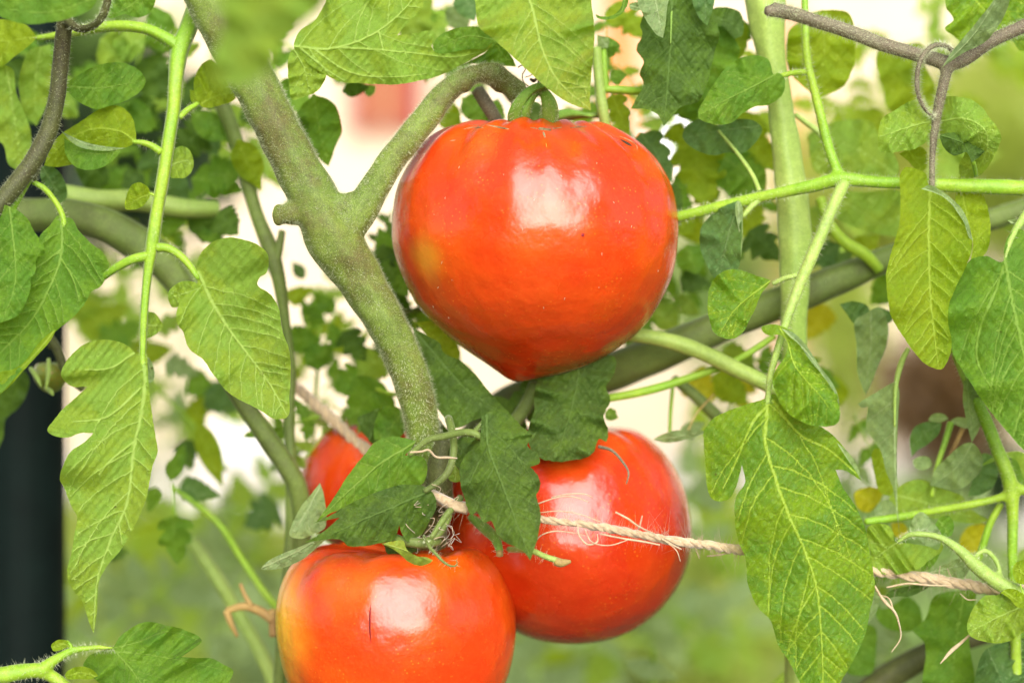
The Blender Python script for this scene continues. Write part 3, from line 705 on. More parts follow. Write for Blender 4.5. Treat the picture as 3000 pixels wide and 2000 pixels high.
for _ in range(26):
    x = random.uniform(940, 1520); y = random.uniform(350, 800); a = random.uniform(-.6, .6); L = random.uniform(2, 6)
    if bvB.ray_cast(CAMP, (P(x, y, 0) - CAMP).normalized())[0] is None: continue
    skin_mark(TB, bvB, 'lint', [(x, y, .9), (x + a * L, y - L, .7)], hair_m, .0001, 4)
skin_mark(TL, bvL, 'slit', [(852, 1388, 1), (850, 1410, 3.5), (850, 1445, 4), (852, 1476, 1)], simple('slit_dark_red', (.16, .006, .004), .5), .0000)

# calyx of the big tomato
sp = SM['sepal']
def fsepal(root, pts, w, name='sepal'):
    return fused(root, [pts], sp, name, .0005)
CX = TB
fused(TB, [[(1224, 300, 1.0, 84), (1222, 282, .7, 84), (1222, 262, .6, 66), (1226, 244, .7, 44)]], sp, 'calyx_base', .0006, hairs=300, hl=.0010)
stalk(TB, [(1190, 294, .2, 33), (1186, 262, -.2, 36), (1198, 232, -.5, 28), (1222, 207, -.6, 20), (1250, 197, -.5, 15), (1270, 200, -.4, 6)], sp, name='sepal', hairs=500, hl=.0010, ridge=.2, noise=.08)
stalk(TB, [(1208, 294, .1, 18), (1204, 268, -.3, 24), (1212, 240, -.5, 22), (1232, 214, -.4, 14), (1262, 201, -.2, 8)], sp, name='sepal', hairs=300, hl=.0010, ridge=.2, noise=.08)
stalk(TB, [(1258, 294, 0, 36), (1262, 262, -.3, 38), (1258, 230, -.4, 32), (1248, 212, -.2, 22), (1238, 216, .1, 10)], sp, name='sepal', hairs=500, hl=.0010, ridge=.2, noise=.08)
stalk(TB, [(1244, 294, .1, 14), (1246, 270, -.2, 16), (1250, 240, -.1, 12), (1256, 222, .1, 6)], sp, name='sepal', ridge=.12)
stalk(TB, [(1268, 270, 1.4, 22), (1300, 262, 1.8, 24), (1330, 262, 2.0, 14), (1360, 268, 2.1, 4)], sp, name='sepal', ridge=.12)
stalk(TB, [(1238, 238, .8, 3), (1237, 262, .6, 3.5), (1238, 275, .5, 2)], SM['dry'], name='style')
for pts in ([(1190, 155, 1, 3), (1200, 150, .8, 3), (1207, 158, .8, 3), (1200, 172, 1, 3), (1203, 190, 1, 3), (1215, 200, 1, 3), (1218, 206, 1, 3)],
            [(1212, 150, 1, 2.5), (1222, 165, .9, 3), (1230, 172, .9, 5), (1238, 185, .9, 6), (1232, 200, 1, 4)],
            [(1205, 178, 1.2, 2), (1216, 175, 1.1, 2.5), (1228, 168, 1, 2), (1240, 172, 1, 2.5), (1236, 190, 1, 3)],
            [(1218, 182, 1, 6), (1226, 186, .9, 9), (1234, 180, .9, 5)]):
    stalk(TB, pts, dark_m, name='dry_petal', seg=6, step=3)
# calyx bits of the lower tomatoes
SL = SM['sepal']
leaf(TL, [(265,655),(330,638),(405,634),(430,690),(500,735),(560,742),(600,762),(588,776),(525,798),(450,778),(385,722),(330,684)], [(280,655),(400,690),(590,770)], -1.6, -2.2, 'light', 'H', nside=0, tert=False, sp=2.5, fold=.5, name='sepal')
0 and sepal(TL, [(545, 768, -2.12, 50), (580, 750, -2.1, 48), (608, 772, -2.1, 14)], SM['dry'], 'H', 'sepal_end')
stalk(TL, [(540, 600, -1.3, 16), (575, 670, -1.8, 22), (620, 720, -2.0, 20), (680, 780, -2.1, 17), (735, 802, -2.1, 13), (760, 790, -2.1, 9), (755, 760, -2.1, 6)], SM['olive'], 'H', 'sepal', hairs=60)
stalk(TL, [(300, 600, -.6, 60), (420, 640, -1.0, 60), (560, 650, -1.0, 70), (640, 640, -.6, 50)], SM['olive'], 'H', 'calyx_base')
stalk(TR, [(850, 480, 1.4, 50), (950, 560, .6, 75), (1010, 620, -.2, 66), (1035, 690, -.7, 50), (1040, 722, -.8, 40)], SM['sepal'], 'H', 'sepal', hairs=60)
stalk(TR, [(1038, 700, -.85, 44), (1040, 735, -.9, 46)], SM['dry'], 'H', 'sepal_end')
stalk(TR, [(1100, 690, .4, 40), (1250, 700, -.7, 40), (1330, 735, -.9, 38), (1420, 765, -1.0, 42)], SM['pale'], 'H', 'stalk_stub', hairs=50)
stalk(TR, [(1405, 768, -1.0, 56), (1440, 780, -1.0, 58), (1475, 775, -1.0, 40), (1505, 770, -1.0, 20)], SM['dry'], 'H', 'stub_end')
stalk(TR, [(1690, 18, .9, 22), (1770, 40, .6, 20), (1840, 110, .3, 18), (1885, 190, .1, 13), (1870, 262, .1, 9)], SM['grey'], 'H', 'sepal')
for pts in ([(1180, 360, -.2, 12), (1350, 380, -1.0, 10), (1480, 340, -1.1, 8), (1620, 375, -1.0, 5)],):
    pass

# small unripe tomato at left
ut = tomato_mat('tomato_skin_unripe', (.16, .22, .03), (.22, .26, .035), (.3, .3, .05))
tu, body, bvU = tomato('small unripe green tomato blurred beside the dark post', [(838, 112, 116), (832, 95, 135), (838, 82, 150), (860, 76, 158), (885, 88, 148), (900, 105, 128), (902, 114, 118)], 4, ut, (115, 838), nl=6, seed=2)
for a, b in (((320, 900), (300, 1100)), ((200, 960), (270, 1080)), ((300, 1090), (350, 1135))):
    stalk(tu, [(a[0], a[1], 3, 26), ((a[0] + b[0]) / 2 + 8, (a[1] + b[1]) / 2, 2.6, 34), (b[0], b[1], 2.4, 12)], SM['pale'], 'D', 'sepal')

# ------------------------------------------------------------------ jute twine
def jute(name, a, b):
    m, t = new_mat(name); q = N(t); tc = q.n('ShaderNodeTexCoord').outputs['Object']
    n1 = q.noise(tc, 900, 4, .7); n2 = q.noise(tc, 90, 2)
    c = q.mix(q.ramp(n1, .3, .7), a, b); c = q.mix(q.ramp(n2, .4, .7, 0, .4), c, tuple(x * 1.25 for x in a))
    p = q.n('ShaderNodeBsdfPrincipled'); q.l(c, p.inputs['Base Color']); q.l(q.bump(n1, .8, .0004), p.inputs['Normal'])
    p.inputs['Roughness'].default_value = .75; p.inputs['Sheen Weight'].default_value = .5
    o = q.n('ShaderNodeOutputMaterial'); q.l(p.outputs[0], o.inputs[0]); return m
jm = jute('jute_fibre', (.50, .38, .23), (.34, .23, .12))
TW = thing('twine', 'frayed beige jute twine tied across the cluster and behind the big leaf', 'twine', P(1240, 1193, 0))
tw = [(a_, b_, c_, w_ * .84) for a_, b_, c_, w_ in [(560, 800, 7.5, 26), (680, 890, 6, 30), (745, 945, 5.2, 30), (845, 1035, 4.2, 30), (930, 1105, 2.2, 28), (1010, 1150, .2, 28), (1070, 1165, -.6, 26), (1150, 1178, -1.0, 22), (1240, 1192, -1.3, 20), (1350, 1206, -1.5, 21), (1450, 1224, -1.3, 23), (1560, 1243, -.8, 25),
      (1690, 1262, .2, 25), (1790, 1280, .8, 25), (1900, 1300, .8, 27), (2010, 1313, .6, 27), (2090, 1322, .6, 29), (2160, 1333, .6, 31), (2240, 1345, .5, 33), (2300, 1354, .4, 28), (2380, 1350, .4, 26), (2450, 1340, .5, 26)]]
wp, rad = path3(tw, 2.6)
tan = np.gradient(wp, axis=0); tan /= np.linalg.norm(tan, axis=1)[:, None]
Ls = np.cumsum(np.r_[0, np.linalg.norm(np.diff(wp, axis=0), axis=1)])
for k in range(3):
    off_ = []
    for i in range(len(wp)):
        u = np.cross(tan[i], [0, 0, 1.0]); u /= np.linalg.norm(u); v = np.cross(tan[i], u)
        a = Ls[i] / .0105 * 2 * math.pi + k * 2.094 + .9 * math.sin(Ls[i] * 150) + .5 * math.sin(Ls[i] * 410 + k)
        off_.append(wp[i] + (u * math.cos(a) + v * math.sin(a)) * rad[i] * .48)
    v, f = tube_geo(np.array(off_), rad * (.5 + .05 * k) * (1 + .16 * np.sin(Ls * 300 + k) + .12 * np.sin(Ls * 730 + 2 * k)), 12, .2, 4, .15)
    mesh_obj('strand', v, f, jm, TW)
v, f = hair_geo(wp, rad, 2600, .0030, .00009); o = mesh_obj('fuzz', v, f, jm, TW, smooth=False); o['kind'] = 'stuff'
v, f = hair_geo(wp, rad * .95, 420, .008, .00010); o = mesh_obj('fuzz', v, f, jm, TW, smooth=False); o['kind'] = 'stuff'
FIB = [('H', [(1270, 400, -1.2, 10), (1350, 370, -1.4, 9), (1450, 345, -1.6, 8), (1540, 350, -1.6, 7), (1620, 380, -1.5, 5)]), ('H', [(1380, 350, -1.2, 8), (1480, 330, -1.6, 9), (1600, 330, -1.6, 8), (1650, 350, -1.5, 5)]),
       ('H', [(1260, 660, -1.2, 7), (1310, 600, -1.5, 8), (1400, 572, -1.6, 9), (1500, 580, -1.6, 8), (1600, 600, -1.5, 6)]), ('H', [(1550, 520, -1.6, 9), (1560, 600, -1.8, 11), (1620, 660, -1.9, 12), (1680, 640, -1.8, 10), (1680, 590, -1.7, 6)]),
       ('H', [(1600, 560, -1.6, 7), (1640, 640, -1.9, 8), (1750, 665, -1.9, 7), (1850, 640, -1.7, 7), (1900, 620, -1.5, 4)]), ('H', [(1800, 448, -1.8, 12), (1880, 490, -1.9, 14), (1950, 540, -1.8, 12), (2060, 590, -1.4, 8)]),
       ('H', [(1975, 470, -1.8, 7), (1960, 530, -1.7, 9), (1950, 560, -1.6, 8)]), ('H', [(1700, 590, -1.5, 12), (1850, 620, -1.6, 12), (1980, 640, -1.5, 14), (2090, 662, -1.4, 10)]),
       ('H', [(1300, 450, -1.4, 6), (1420, 440, -1.7, 7), (1560, 460, -1.7, 7), (1700, 510, -1.5, 7)]), ('H', [(2100, 620, -1.2, 14), (2170, 660, -1.2, 14), (2230, 690, -1, 10)]), ('H', [(2130, 640, -1.2, 7), (2200, 700, -1.3, 7), (2225, 770, -1.2, 5)]),
       ('I', [(1260, 930, .4, 14), (1320, 1030, .1, 16), (1390, 1100, -.1, 16), (1420, 1180, -.1, 11), (1430, 1270, 0, 9), (1370, 1365, 0, 5)]), ('I', [(1270, 960, .4, 12), (1340, 1040, .2, 12), (1395, 1110, .1, 18)]), ('I', [(1280, 990, .4, 8), (1350, 1010, .2, 10), (1385, 1100, .1, 12)]),
       ('I', [(1885, 1250, -.4, 14), (1830, 1300, -.5, 20), (1760, 1360, -.5, 26), (1690, 1440, -.5, 6)]), ('I', [(1680, 860, .2, 7), (1690, 800, .1, 4)]), ('I', [(1760, 870, .2, 7), (1735, 815, .1, 4)]), ('I', [(1820, 980, .2, 6), (1870, 1020, 0, 8), (1930, 1020, .1, 6)]),
       ('I', [(1340, 940, .3, 12), (1480, 915, .1, 14), (1600, 925, .1, 12), (1760, 930, .2, 8)]), ('I', [(160, 735, .3, 8), (220, 730, .1, 10), (300, 715, .2, 8)]), ('I', [(80, 665, .4, 6), (95, 710, .2, 7), (110, 750, .2, 4)]),
       ('E', [(450, 1510, -2.2, 10), (530, 1505, -2.2, 14), (570, 1495, -2.2, 14), (620, 1540, -2.1, 14), (700, 1545, -2, 16), (760, 1550, -1.8, 8)])]
for tl, pts in FIB: stalk(TW, pts, jm, tl, 'fibre', seg=6, ridge=0, step=3)
for _ in range(26):   # frayed knot
    x, y = random.uniform(480, 720), random.uniform(330, 680); pts = []
    for k in range(4): pts.append((x, y, random.uniform(-1.5, .1), random.uniform(3, 6))); x += random.uniform(-60, 60); y += random.uniform(-60, 60)
    stalk(TW, pts, jm, 'H', 'fibre', seg=5, ridge=0, step=5)
stalk(TW, [(590, 320, -.5, 50), (660, 360, -.8, 66), (740, 400, -.8, 76), (830, 425, -.9, 76)], jm, 'H', 'knot', ridge=.12, noise=.15)

# ------------------------------------------------------------------ the main plant: hairy forked stem over the tomatoes
M = thing('tomato_plant', 'tomato plant with thick hairy forked stem carrying the big heart shaped tomato', 'plant', (P(990, 1400, 4).x, .05, 0))
zb = 784 + (CAM_H + .05) / U * .6 / .65
trunk = [(452, -60, -.3, 106), (500, 40, -.3, 106), (590, 200, -.3, 104), (640, 300, -.3, 104), (692, 400, -.3, 106), (735, 480, -.3, 118), (772, 560, -.2, 128), (812, 615, -.1, 112), (846, 672, 0, 100),
         (884, 735, .1, 94), (922, 812, .3, 88), (948, 880, .5, 84), (966, 950, .8, 80), (976, 1020, 1.2, 78), (985, 1200, 3, 78), (990, 1500, 5, 80), (992, zb, 5, 86)]
limb = [(770, 545, -.2, 96), (812, 505, -.3, 82), (850, 448, -.3, 72), (893, 378, -.3, 66), (940, 318, -.2, 62), (985, 262, 0, 60), (1022, 215, .2, 56), (1060, 184, .4, 48), (1105, 168, .6, 44), (1138, 174, .7, 56), (1160, 184, .8, 42),
        (1184, 210, .9, 52), (1200, 240, 1, 44), (1212, 275, 1.2, 44)]
fused(M, [trunk, limb, [(700, 480, -.4, 70), (664, 490, -.5, 54), (642, 492, -.5, 34)], [(742, 480, -.4, 60), (790, 478, -.4, 70), (812, 474, -.4, 50)]], SM['main'], 'stem', .0006, hairs=4200, hl=.0012,
      blobs=[(640, 494, -.5, 17, .9, 1.6), (808, 464, -.3, 27, 1, .9), (1062, 190, .4, 26, 1, 1), (1150, 190, .8, 25, 1, 1)])
stalk(M, [(1096, 205, 2, 30), (1118, 240, 2, 32), (1142, 280, 2.2, 30)], 'grey', name='stem', hairs=100)
# the bright compound leaf left of the stem
stalk(M, [(452, 10, 1.2, 40), (434, 62, .8, 40), (414, 110, .5, 40), (404, 180, .3, 33), (399, 250, .2, 30), (388, 320, .1, 30), (376, 400, 0, 29), (362, 480, 0, 28), (350, 560, 0, 29), (338, 640, 0, 20), (331, 720, 0, 18), (328, 800, 0, 15), (328, 880, -.05, 10)], 'green', hairs=900, name='leaf_stalk', ridge=.09, hl=.0011)
stalk(M, [(412, 108, .5, 34), (385, 90, .5, 30), (340, 68, .6, 26), (290, 60, .7, 25), (240, 62, .9, 24), (180, 72, 1.1, 22), (130, 82, 1.3, 17), (85, 88, 1.5, 12)], 'green', hairs=350, name='leaf_stalk', ridge=.09)
stalk(M, [(370, 350, .0, 18), (350, 336, 0, 15), (328, 328, 0, 13), (305, 326, 0, 9)], 'green', name='leaf_stalk', hairs=60)
stalk(M, [(412, 270, .3, 16), (432, 252, .5, 14), (455, 238, .7, 11)], 'green', name='leaf_stalk', hairs=60)
stalk(M, [(360, 568, 0, 22), (385, 570, -.05, 20), (415, 588, -.1, 18), (437, 612, -.1, 16), (455, 640, -.1, 11)], 'green', name='leaf_stalk', hairs=100)
stalk(M, [(340, 588, 0, 24), (310, 594, 0, 22), (275, 610, .1, 20), (240, 634, .2, 17), (210, 660, .3, 12)], 'green', name='leaf_stalk', hairs=100)
stalk(M, [(364, 455, 0, 7), (354, 448, 0, 7), (342, 444, 0, 5)], 'green', name='leaf_stalk')
leaf(M, [(985,1275),(972,1230),(920,1198),(865,1215),(832,1280),(824,1372),(880,1375),(940,1350),(972,1312)], [(985,1275),(920,1300),(840,1350)], 0, .2, 'yellow', 'A', nside=3, sp=3)
leaf(M, [(1120,1165),(1135,1040),(1150,975),(1195,960),(1245,985),(1268,1050),(1262,1120),(1215,1165),(1160,1170)], [(1130,1080),(1190,1060),(1262,1050)], .3, .8, 'light', 'A', nside=3, sp=3)
leaf(M, [(890,930),(886,840),(862,760),(800,705),(735,693),(640,725),(520,805),(405,878),(340,950),(288,1088),(380,1096),(450,1085),(600,1050),(780,985)], [(890,930),(780,860),(600,850),(430,930),(300,1070)], 0, .8, 'yellow', 'A', fold=.3, nside=6)
leaf(M, [(420,905),(520,962),(640,984),(796,988),(745,1050),(655,1104),(560,1115),(475,1080),(432,1015)], [(796,988),(640,1010),(480,990)], -.25, .1, 'mid', 'A', nside=5, tilt=.5)
leaf(M, [(395,855),(440,882),(560,932),(700,962),(830,972),(720,990),(600,984),(500,955)], [(400,860),(560,945),(800,975)], -.2, -.3, 'pale', 'A', nside=2, tert=False)
leaf(M, [(1325,700),(1275,600),(1280,500),(1330,420),(1385,392),(1450,450),(1540,560),(1545,650),(1450,690),(1380,708)], [(1325,680),(1400,640),(1530,600)], .9, 1.8, 'yellow', 'A', nside=5)
leaf(M, [(1245,590),(1290,600),(1320,640),(1310,690),(1260,670)], [(1310,680),(1260,610)], .9, 1.2, 'yellow', 'A', nside=2, tert=False)
leaf(M, [(1290,290),(1310,220),(1370,150),(1470,105),(1570,110),(1690,150),(1750,200),(1762,290),(1745,340),(1705,365),(1690,410),(1780,480),(1830,570),(1850,700),(1900,850),(1908,1000),(1900,1130),(1885,1280),(1800,1290),(1700,1230),(1600,1180),(1500,1120),(1400,1000),(1330,900),(1240,830),(1200,720),(1165,670),(1160,580),(1200,500),(1290,420)],
     [(1300,330),(1400,540),(1500,700),(1650,900),(1780,1080),(1885,1270)], -.1, -.9, 'light', 'D', dm=-.35, fold=.25, nside=9, up=1, bulge=.05, sp=2.9)
leaf(M, [(1318,435),(1290,400),(1230,388),(1170,400),(1112,450),(1104,500),(1130,560),(1200,545),(1270,510)], [(1318,435),(1210,470),(1115,500)], -.25, -.1, 'light', 'D', nside=4, up=1, tilt=-.3)
leaf(M, [(895,862),(850,820),(760,780),(650,775),(560,800),(480,860),(420,940),(400,990),(420,1040),(480,1080),(575,1078),(500,1150),(430,1210),(360,1290),(312,1370),(340,1395),(430,1415),(530,1385),(612,1385),(560,1440),(470,1500),(420,1580),(395,1700),(420,1740),
         (470,1870),(505,1930),(490,2040),(470,2170),(442,2280),(460,2380),(540,2490),(590,2640),(615,2697),(636,2560),(650,2360),(700,2260),(800,2140),(900,1960),(960,1810),(1000,1610),(1035,1500),(1020,1400),(990,1200),(975,1050),(968,940),(958,860)],
     [(925,840),(950,1000),(935,1200),(880,1480),(830,1850),(720,2100),(640,2350),(613,2690)], 0, -.8, 'light', 'D', dm=-.7, fold=.28, nside=12, up=1, bulge=.055, sp=3.0,
     extra=[[(880,860),(720,960),(560,970)], [(920,1090),(700,1280),(480,1310)], [(885,1440),(720,1570),(650,1660)]])
leaf(M, [(955,585),(1020,600),(1055,650),(1067,690),(1020,740),(955,768)], [(955,680),(1060,680)], .5, .9, 'light', 'D', nside=3, sp=3)
leaf(M, [(960,880),(985,900),(1010,960),(1015,1010),(1000,1050),(970,1060)], [(965,890),(1000,1040)], .5, .7, 'pale', 'D', nside=2, tert=False, sp=4)
# leaf at the far end of the top stalk
leaf(M, [(235,245),(180,170),(110,130),(0,128),(-120,140),(-160,320),(-80,440),(0,440),(100,370),(190,300)], [(235,245),(60,270),(-140,300)], 1.5, 1.9, 'yellow', 'A', nside=5, sp=5)
# big leaves over the tomato
leaf(M, [(690,70),(720,50),(745,10),(770,-60),(985,-60),(975,0),(966,28),(934,56),(912,81),(950,77),(994,72),(1001,80),(991,105),(998,119),(1046,117),(1075,108),(1086,96),(1083,112),(1113,110),(1136,93),(1120,115),(1085,136),(1050,154),(1008,175),(952,188),(917,194),(871,194),(819,191),(784,189),(745,170),(700,140),(675,108)],
     [(672,106),(760,112),(850,82),(920,30),(985,-50)], -.6, .1, 'light', 'V', nside=7, up=1, bulge=.05, fold=-.15, sp=2.9,
     extra=[[(780,110),(870,115),(950,122),(1040,132),(1110,118)], [(720,112),(800,165),(880,178),(980,170)], [(870,72),(880,115)], [(690,112),(750,160),(790,186)]])
leaf(M, [(600,312),(640,240),(700,205),(780,182),(900,178),(960,215),(1003,262),(940,322),(850,322),(750,340),(620,345)], [(1000,262),(820,240),(620,330)], .3, .5, 'mid', 'B', nside=4)
leaf(M, [(1000,260),(1060,300),(1110,360),(1150,440),(1000,430),(850,420),(760,440),(860,392),(960,332)], [(1000,270),(1060,360),(1120,430)], .7, 1.1, 'mid', 'B', nside=3)
leaf(M, [(1890,400),(1905,345),(1945,320),(2000,335),(2080,390),(2130,440),(2140,500),(2090,590),(1990,640),(1915,655),(1898,560)], [(1930,330),(2000,460),(2030,620)], -.5, -.2, 'light', 'A', nside=4, up=1)
leaf(M, [(875,-60),(880,30),(905,180),(1000,260),(1100,350),(1230,470),(1350,580),(1500,680),(1638,727),(1632,640),(1645,450),(1662,200),(1645,50),(1620,-60)], [(1210,-60),(1260,80),(1310,300),(1420,530),(1636,722)], -1.6, -2.6, 'light', 'B', nside=8, up=1, bulge=.05, fold=.22, sp=2.9, jag=.3)
# out of focus leaf hanging in front of the stem
leaf(M, [(505,-60),(512,60),(495,110),(478,160),(490,190),(530,200),(575,190),(600,170),(625,160),(640,110),(680,70),(740,20),(780,-60)], [(650,-60),(590,60),(520,190)], -19, -18, 'light', 'V', nside=5, sp=6, tert=False)
# cluster leaves
leaf(M, [(955,1012),(905,1002),(865,1012),(840,1040),(800,1090),(765,1145),(725,1200),(760,1178),(800,1166),(860,1145),(915,1130),(970,1110),(982,1080),(972,1050),(930,1045),(945,1030)], [(955,1015),(880,1060),(820,1110),(740,1185)], -.6, -1.6, 'mid', 'V', nside=7, fold=.25, sp=2.9, bulge=.05)
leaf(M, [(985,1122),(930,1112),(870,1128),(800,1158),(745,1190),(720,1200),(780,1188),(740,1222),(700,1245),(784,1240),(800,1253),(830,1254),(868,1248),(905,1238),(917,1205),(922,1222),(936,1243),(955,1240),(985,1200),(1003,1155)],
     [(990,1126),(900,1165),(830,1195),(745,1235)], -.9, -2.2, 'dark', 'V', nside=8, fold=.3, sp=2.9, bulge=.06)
leaf(M, [(598,1306),(615,1288),(655,1268),(700,1250),(745,1222),(790,1196),(765,1225),(735,1250),(700,1280),(655,1302),(615,1308)], [(600,1304),(690,1262),(785,1200)], -.8, -1.4, 'pale', 'V', nside=6, sp=3, fold=.3)
leaf(M, [(2100,255),(2040,330),(1970,420),(1920,520),(1900,600),(1980,620),(2060,590),(2135,545),(2140,440),(2125,330)], [(2110,260),(2020,430),(1910,600)], 1.0, .4, 'pale', 'G', nside=5)
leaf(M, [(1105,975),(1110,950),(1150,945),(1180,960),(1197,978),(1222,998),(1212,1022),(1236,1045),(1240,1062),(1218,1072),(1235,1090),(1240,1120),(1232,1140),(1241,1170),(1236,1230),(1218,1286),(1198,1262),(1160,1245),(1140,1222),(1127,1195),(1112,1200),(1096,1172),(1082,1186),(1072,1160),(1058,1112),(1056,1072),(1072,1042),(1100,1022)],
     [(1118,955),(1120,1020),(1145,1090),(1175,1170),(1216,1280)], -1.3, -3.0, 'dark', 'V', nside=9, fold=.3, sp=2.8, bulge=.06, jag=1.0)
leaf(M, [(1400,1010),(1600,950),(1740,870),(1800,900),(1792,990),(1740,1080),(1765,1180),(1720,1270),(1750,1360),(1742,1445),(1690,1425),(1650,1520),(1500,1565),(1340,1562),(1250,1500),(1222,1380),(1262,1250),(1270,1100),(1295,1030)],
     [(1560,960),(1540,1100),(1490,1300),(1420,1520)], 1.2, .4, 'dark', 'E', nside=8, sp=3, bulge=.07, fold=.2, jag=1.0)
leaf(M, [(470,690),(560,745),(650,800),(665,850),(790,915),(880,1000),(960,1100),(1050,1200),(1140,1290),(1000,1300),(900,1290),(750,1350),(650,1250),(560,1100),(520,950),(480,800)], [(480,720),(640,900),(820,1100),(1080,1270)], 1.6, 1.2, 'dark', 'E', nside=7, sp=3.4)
leaf(M, [(490,660),(600,655),(660,720),(780,850),(770,920),(690,860),(600,790)], [(500,670),(640,780),(770,910)], 2.6, 3, 'yellow', 'E', nside=4, sp=5, tert=False)
leaf(M, [(700,200),(740,130),(780,190),(790,240),(745,250),(710,235)], [(745,140),(750,240)], -.2, -.2, 'light', 'H', nside=2, tert=False)
for e in [(900,990,820,960,80,2.6,'dark'),(930,940,860,1010,80,2.4,'mid'),(1000,1040,1030,1110,60,1.6,'dark'),(1040,1010,1120,1090,80,.8,'dark'),(960,960,1040,1020,60,2,'dark'),(880,1250,960,1262,50,.6,'dark')]: gl(M, *e)
gl(M, 1195, 905, 1240, 870, 40, 3.0, 'dark'); gl(M, 1210, 985, 1090, 900, 60, 3.4, 'dark', 'slim'); gl(M, 1180, 900, 1245, 980, 60, 3.6, 'dark')
for pts, mt in (([(1105, 1003, -1.3, 16), (1085, 994, -1.3, 17), (1055, 994, -1.1, 17), (1020, 1002, -.9, 17), (985, 1010, -.8, 15), (940, 1045, -.7, 12)], 'olive'),
            ([(1030, 960, .6, 18), (1040, 1000, -.4, 18), (1042, 1040, -.8, 17), (1028, 1085, -1.0, 17), (1000, 1112, -1.0, 15), (975, 1128, -1.0, 12)], 'olive'),
            ([(1120, 955, -1.2, 10), (1096, 985, -1.2, 13), (1080, 1000, -1.1, 12)], 'olive'),
            ([(1030, 1180, -.7, 22), (1010, 1220, -.8, 22), (980, 1245, -1, 16)], 'olive'), ([(1060, 1140, -.8, 16), (1020, 1190, -.9, 15), (990, 1235, -1.1, 10)], 'olive'),
            ([(1020, 1010, 1, 60), (1010, 1100, 1, 60), (1020, 1180, 1.2, 50)], 'brown'), ([(1230, 880, 3, 30), (1210, 930, 3, 34), (1170, 985, 2.5, 30)], 'olive')):
    stalk(M, pts, mt, name='leaf_stalk', hairs=30, hl=.0009)

# ------------------------------------------------------------------ plant at the left edge
L = thing('tomato_plant', 'tomato plant entering at the left edge with a dark brown curved stem', 'plant', P(-200, 784, 0) - Vector((0, 0, CAM_H)))
fused(L, [[(152, -60, -1.4, 36), (149, 40, -1.2, 37), (140, 140, -1.0, 40), (130, 228, -1.0, 40), (112, 300, -1.0, 42), (78, 368, -1.2, 44), (30, 432, -1.5, 46), (-20, 490, -1.8, 46), (-120, 620, -2, 48), (-200, 2500, -2, 52)],
          [(110, 300, -1.0, 26), (95, 350, -.9, 26), (80, 400, -.9, 20), (74, 422, -.9, 15)], [(152, 45, -1.4, 22), (180, 66, -1.7, 22), (214, 60, -2, 21), (238, 32, -2.2, 21), (250, -20, -2.4, 20), (255, -60, -2.5, 20)]], SM['brown'], 'stem', .0007, hairs=500)
stalk(L, [(76, 418, -.9, 12), (100, 432, -.8, 13), (125, 460, -.7, 12), (142, 490, -.7, 13), (148, 520, -.7, 12), (146, 560, -.7, 8)], 'green', name='leaf_stalk', hairs=160)
stalk(L, [(70, 400, -1, 24), (45, 440, -1.1, 26), (25, 480, -1.2, 24), (10, 520, -1.3, 18)], 'green', name='leaf_stalk', hairs=100)
stalk(L, [(140, 192, -.9, 12), (155, 197, -.8, 10)], 'green', name='leaf_stalk')
leaf(L, [(428,565),(520,490),(640,430),(760,410),(860,430),(930,480),(957,530),(920,600),(850,650),(740,690),(620,715),(520,670),(460,620)], [(430,565),(640,580),(955,525)], -.5, .8, 'mid', 'A', nside=5)
leaf(L, [(-60,60),(0,-80),(620,-80),(640,-20),(600,60),(480,115),(350,145),(180,160),(0,110)], [(640,-20),(350,80),(-40,60)], -4.5, -4, 'mid', 'A', nside=4, sp=6, tert=False)
leaf(L, [(430,-30),(380,-40),(330,20),(270,80),(225,200),(160,330),(100,450),(0,560),(-100,600),(-120,1150),(0,1125),(100,1020),(200,900),(290,800),(350,730),(450,650),(540,560),(610,450),(650,432),(682,390),(678,340),(715,295),(680,210),(600,140),(520,60),(470,-20)],
     [(405,-30),(400,220),(330,420),(200,650),(0,860)], -.7, -1.6, 'mid', 'D', dm=-1.3, fold=.35, nside=9, up=1, bulge=.07, sp=3, extra=[[(400,180),(300,260),(200,330)], [(395,230),(480,380),(520,520)]])
leaf(L, [(0,985),(100,960),(170,905),(250,800),(330,725),(370,705),(330,780),(250,870),(150,980),(60,1080),(-60,1180),(-80,1020)], [(360,710),(200,900),(-40,1090)], -1.9, -2.3, 'yellow', 'D', nside=3, tert=False, sp=3.2)
leaf(L, [(-80,-90),(20,-110),(110,-80),(180,-20),(230,70),(292,170),(290,215),(245,232),(232,330),(205,370),(200,440),(180,500),(130,600),(40,650),(-100,680)], [(60,-100),(90,150),(100,400),(20,640)], -1.9, -2.8, 'mid', 'D', nside=7, fold=.35, bulge=.08, sp=3.2)
leaf(L, [(720,120),(700,60),(740,-60),(980,-60),(1022,0),(1000,60),(960,100),(905,118),(820,95)], [(950,-60),(870,30),(720,110)], .6, 1.0, 'mid', 'A', nside=4)
leaf(L, [(-60,430),(0,425),(80,450),(105,600),(160,740),(205,880),(195,1040),(140,1120),(60,1080),(20,950),(-60,900)], [(40,430),(90,750),(140,1110)], 2.2, 3, 'light', 'A', nside=5, sp=5)
leaf(L, [(330,290),(340,500),(300,700),(240,830),(160,740),(125,600),(140,450),(200,330)], [(270,290),(230,560),(235,820)], 3, 3.5, 'light', 'A', nside=5, sp=5)
leaf(L, [(270,1100),(340,1090),(420,1180),(440,1290),(400,1330),(300,1250)], [(280,1100),(410,1310)], 1.2, 1.8, 'blue', 'A', nside=3, sp=4)
leaf(L, [(-60,1000),(60,940),(130,960),(190,1020),(180,1120),(120,1220),(40,1290),(20,1420),(-60,1560)], [(120,960),(60,1150),(-40,1400)], 4, 5, 'dark', 'D', nside=4, sp=6)
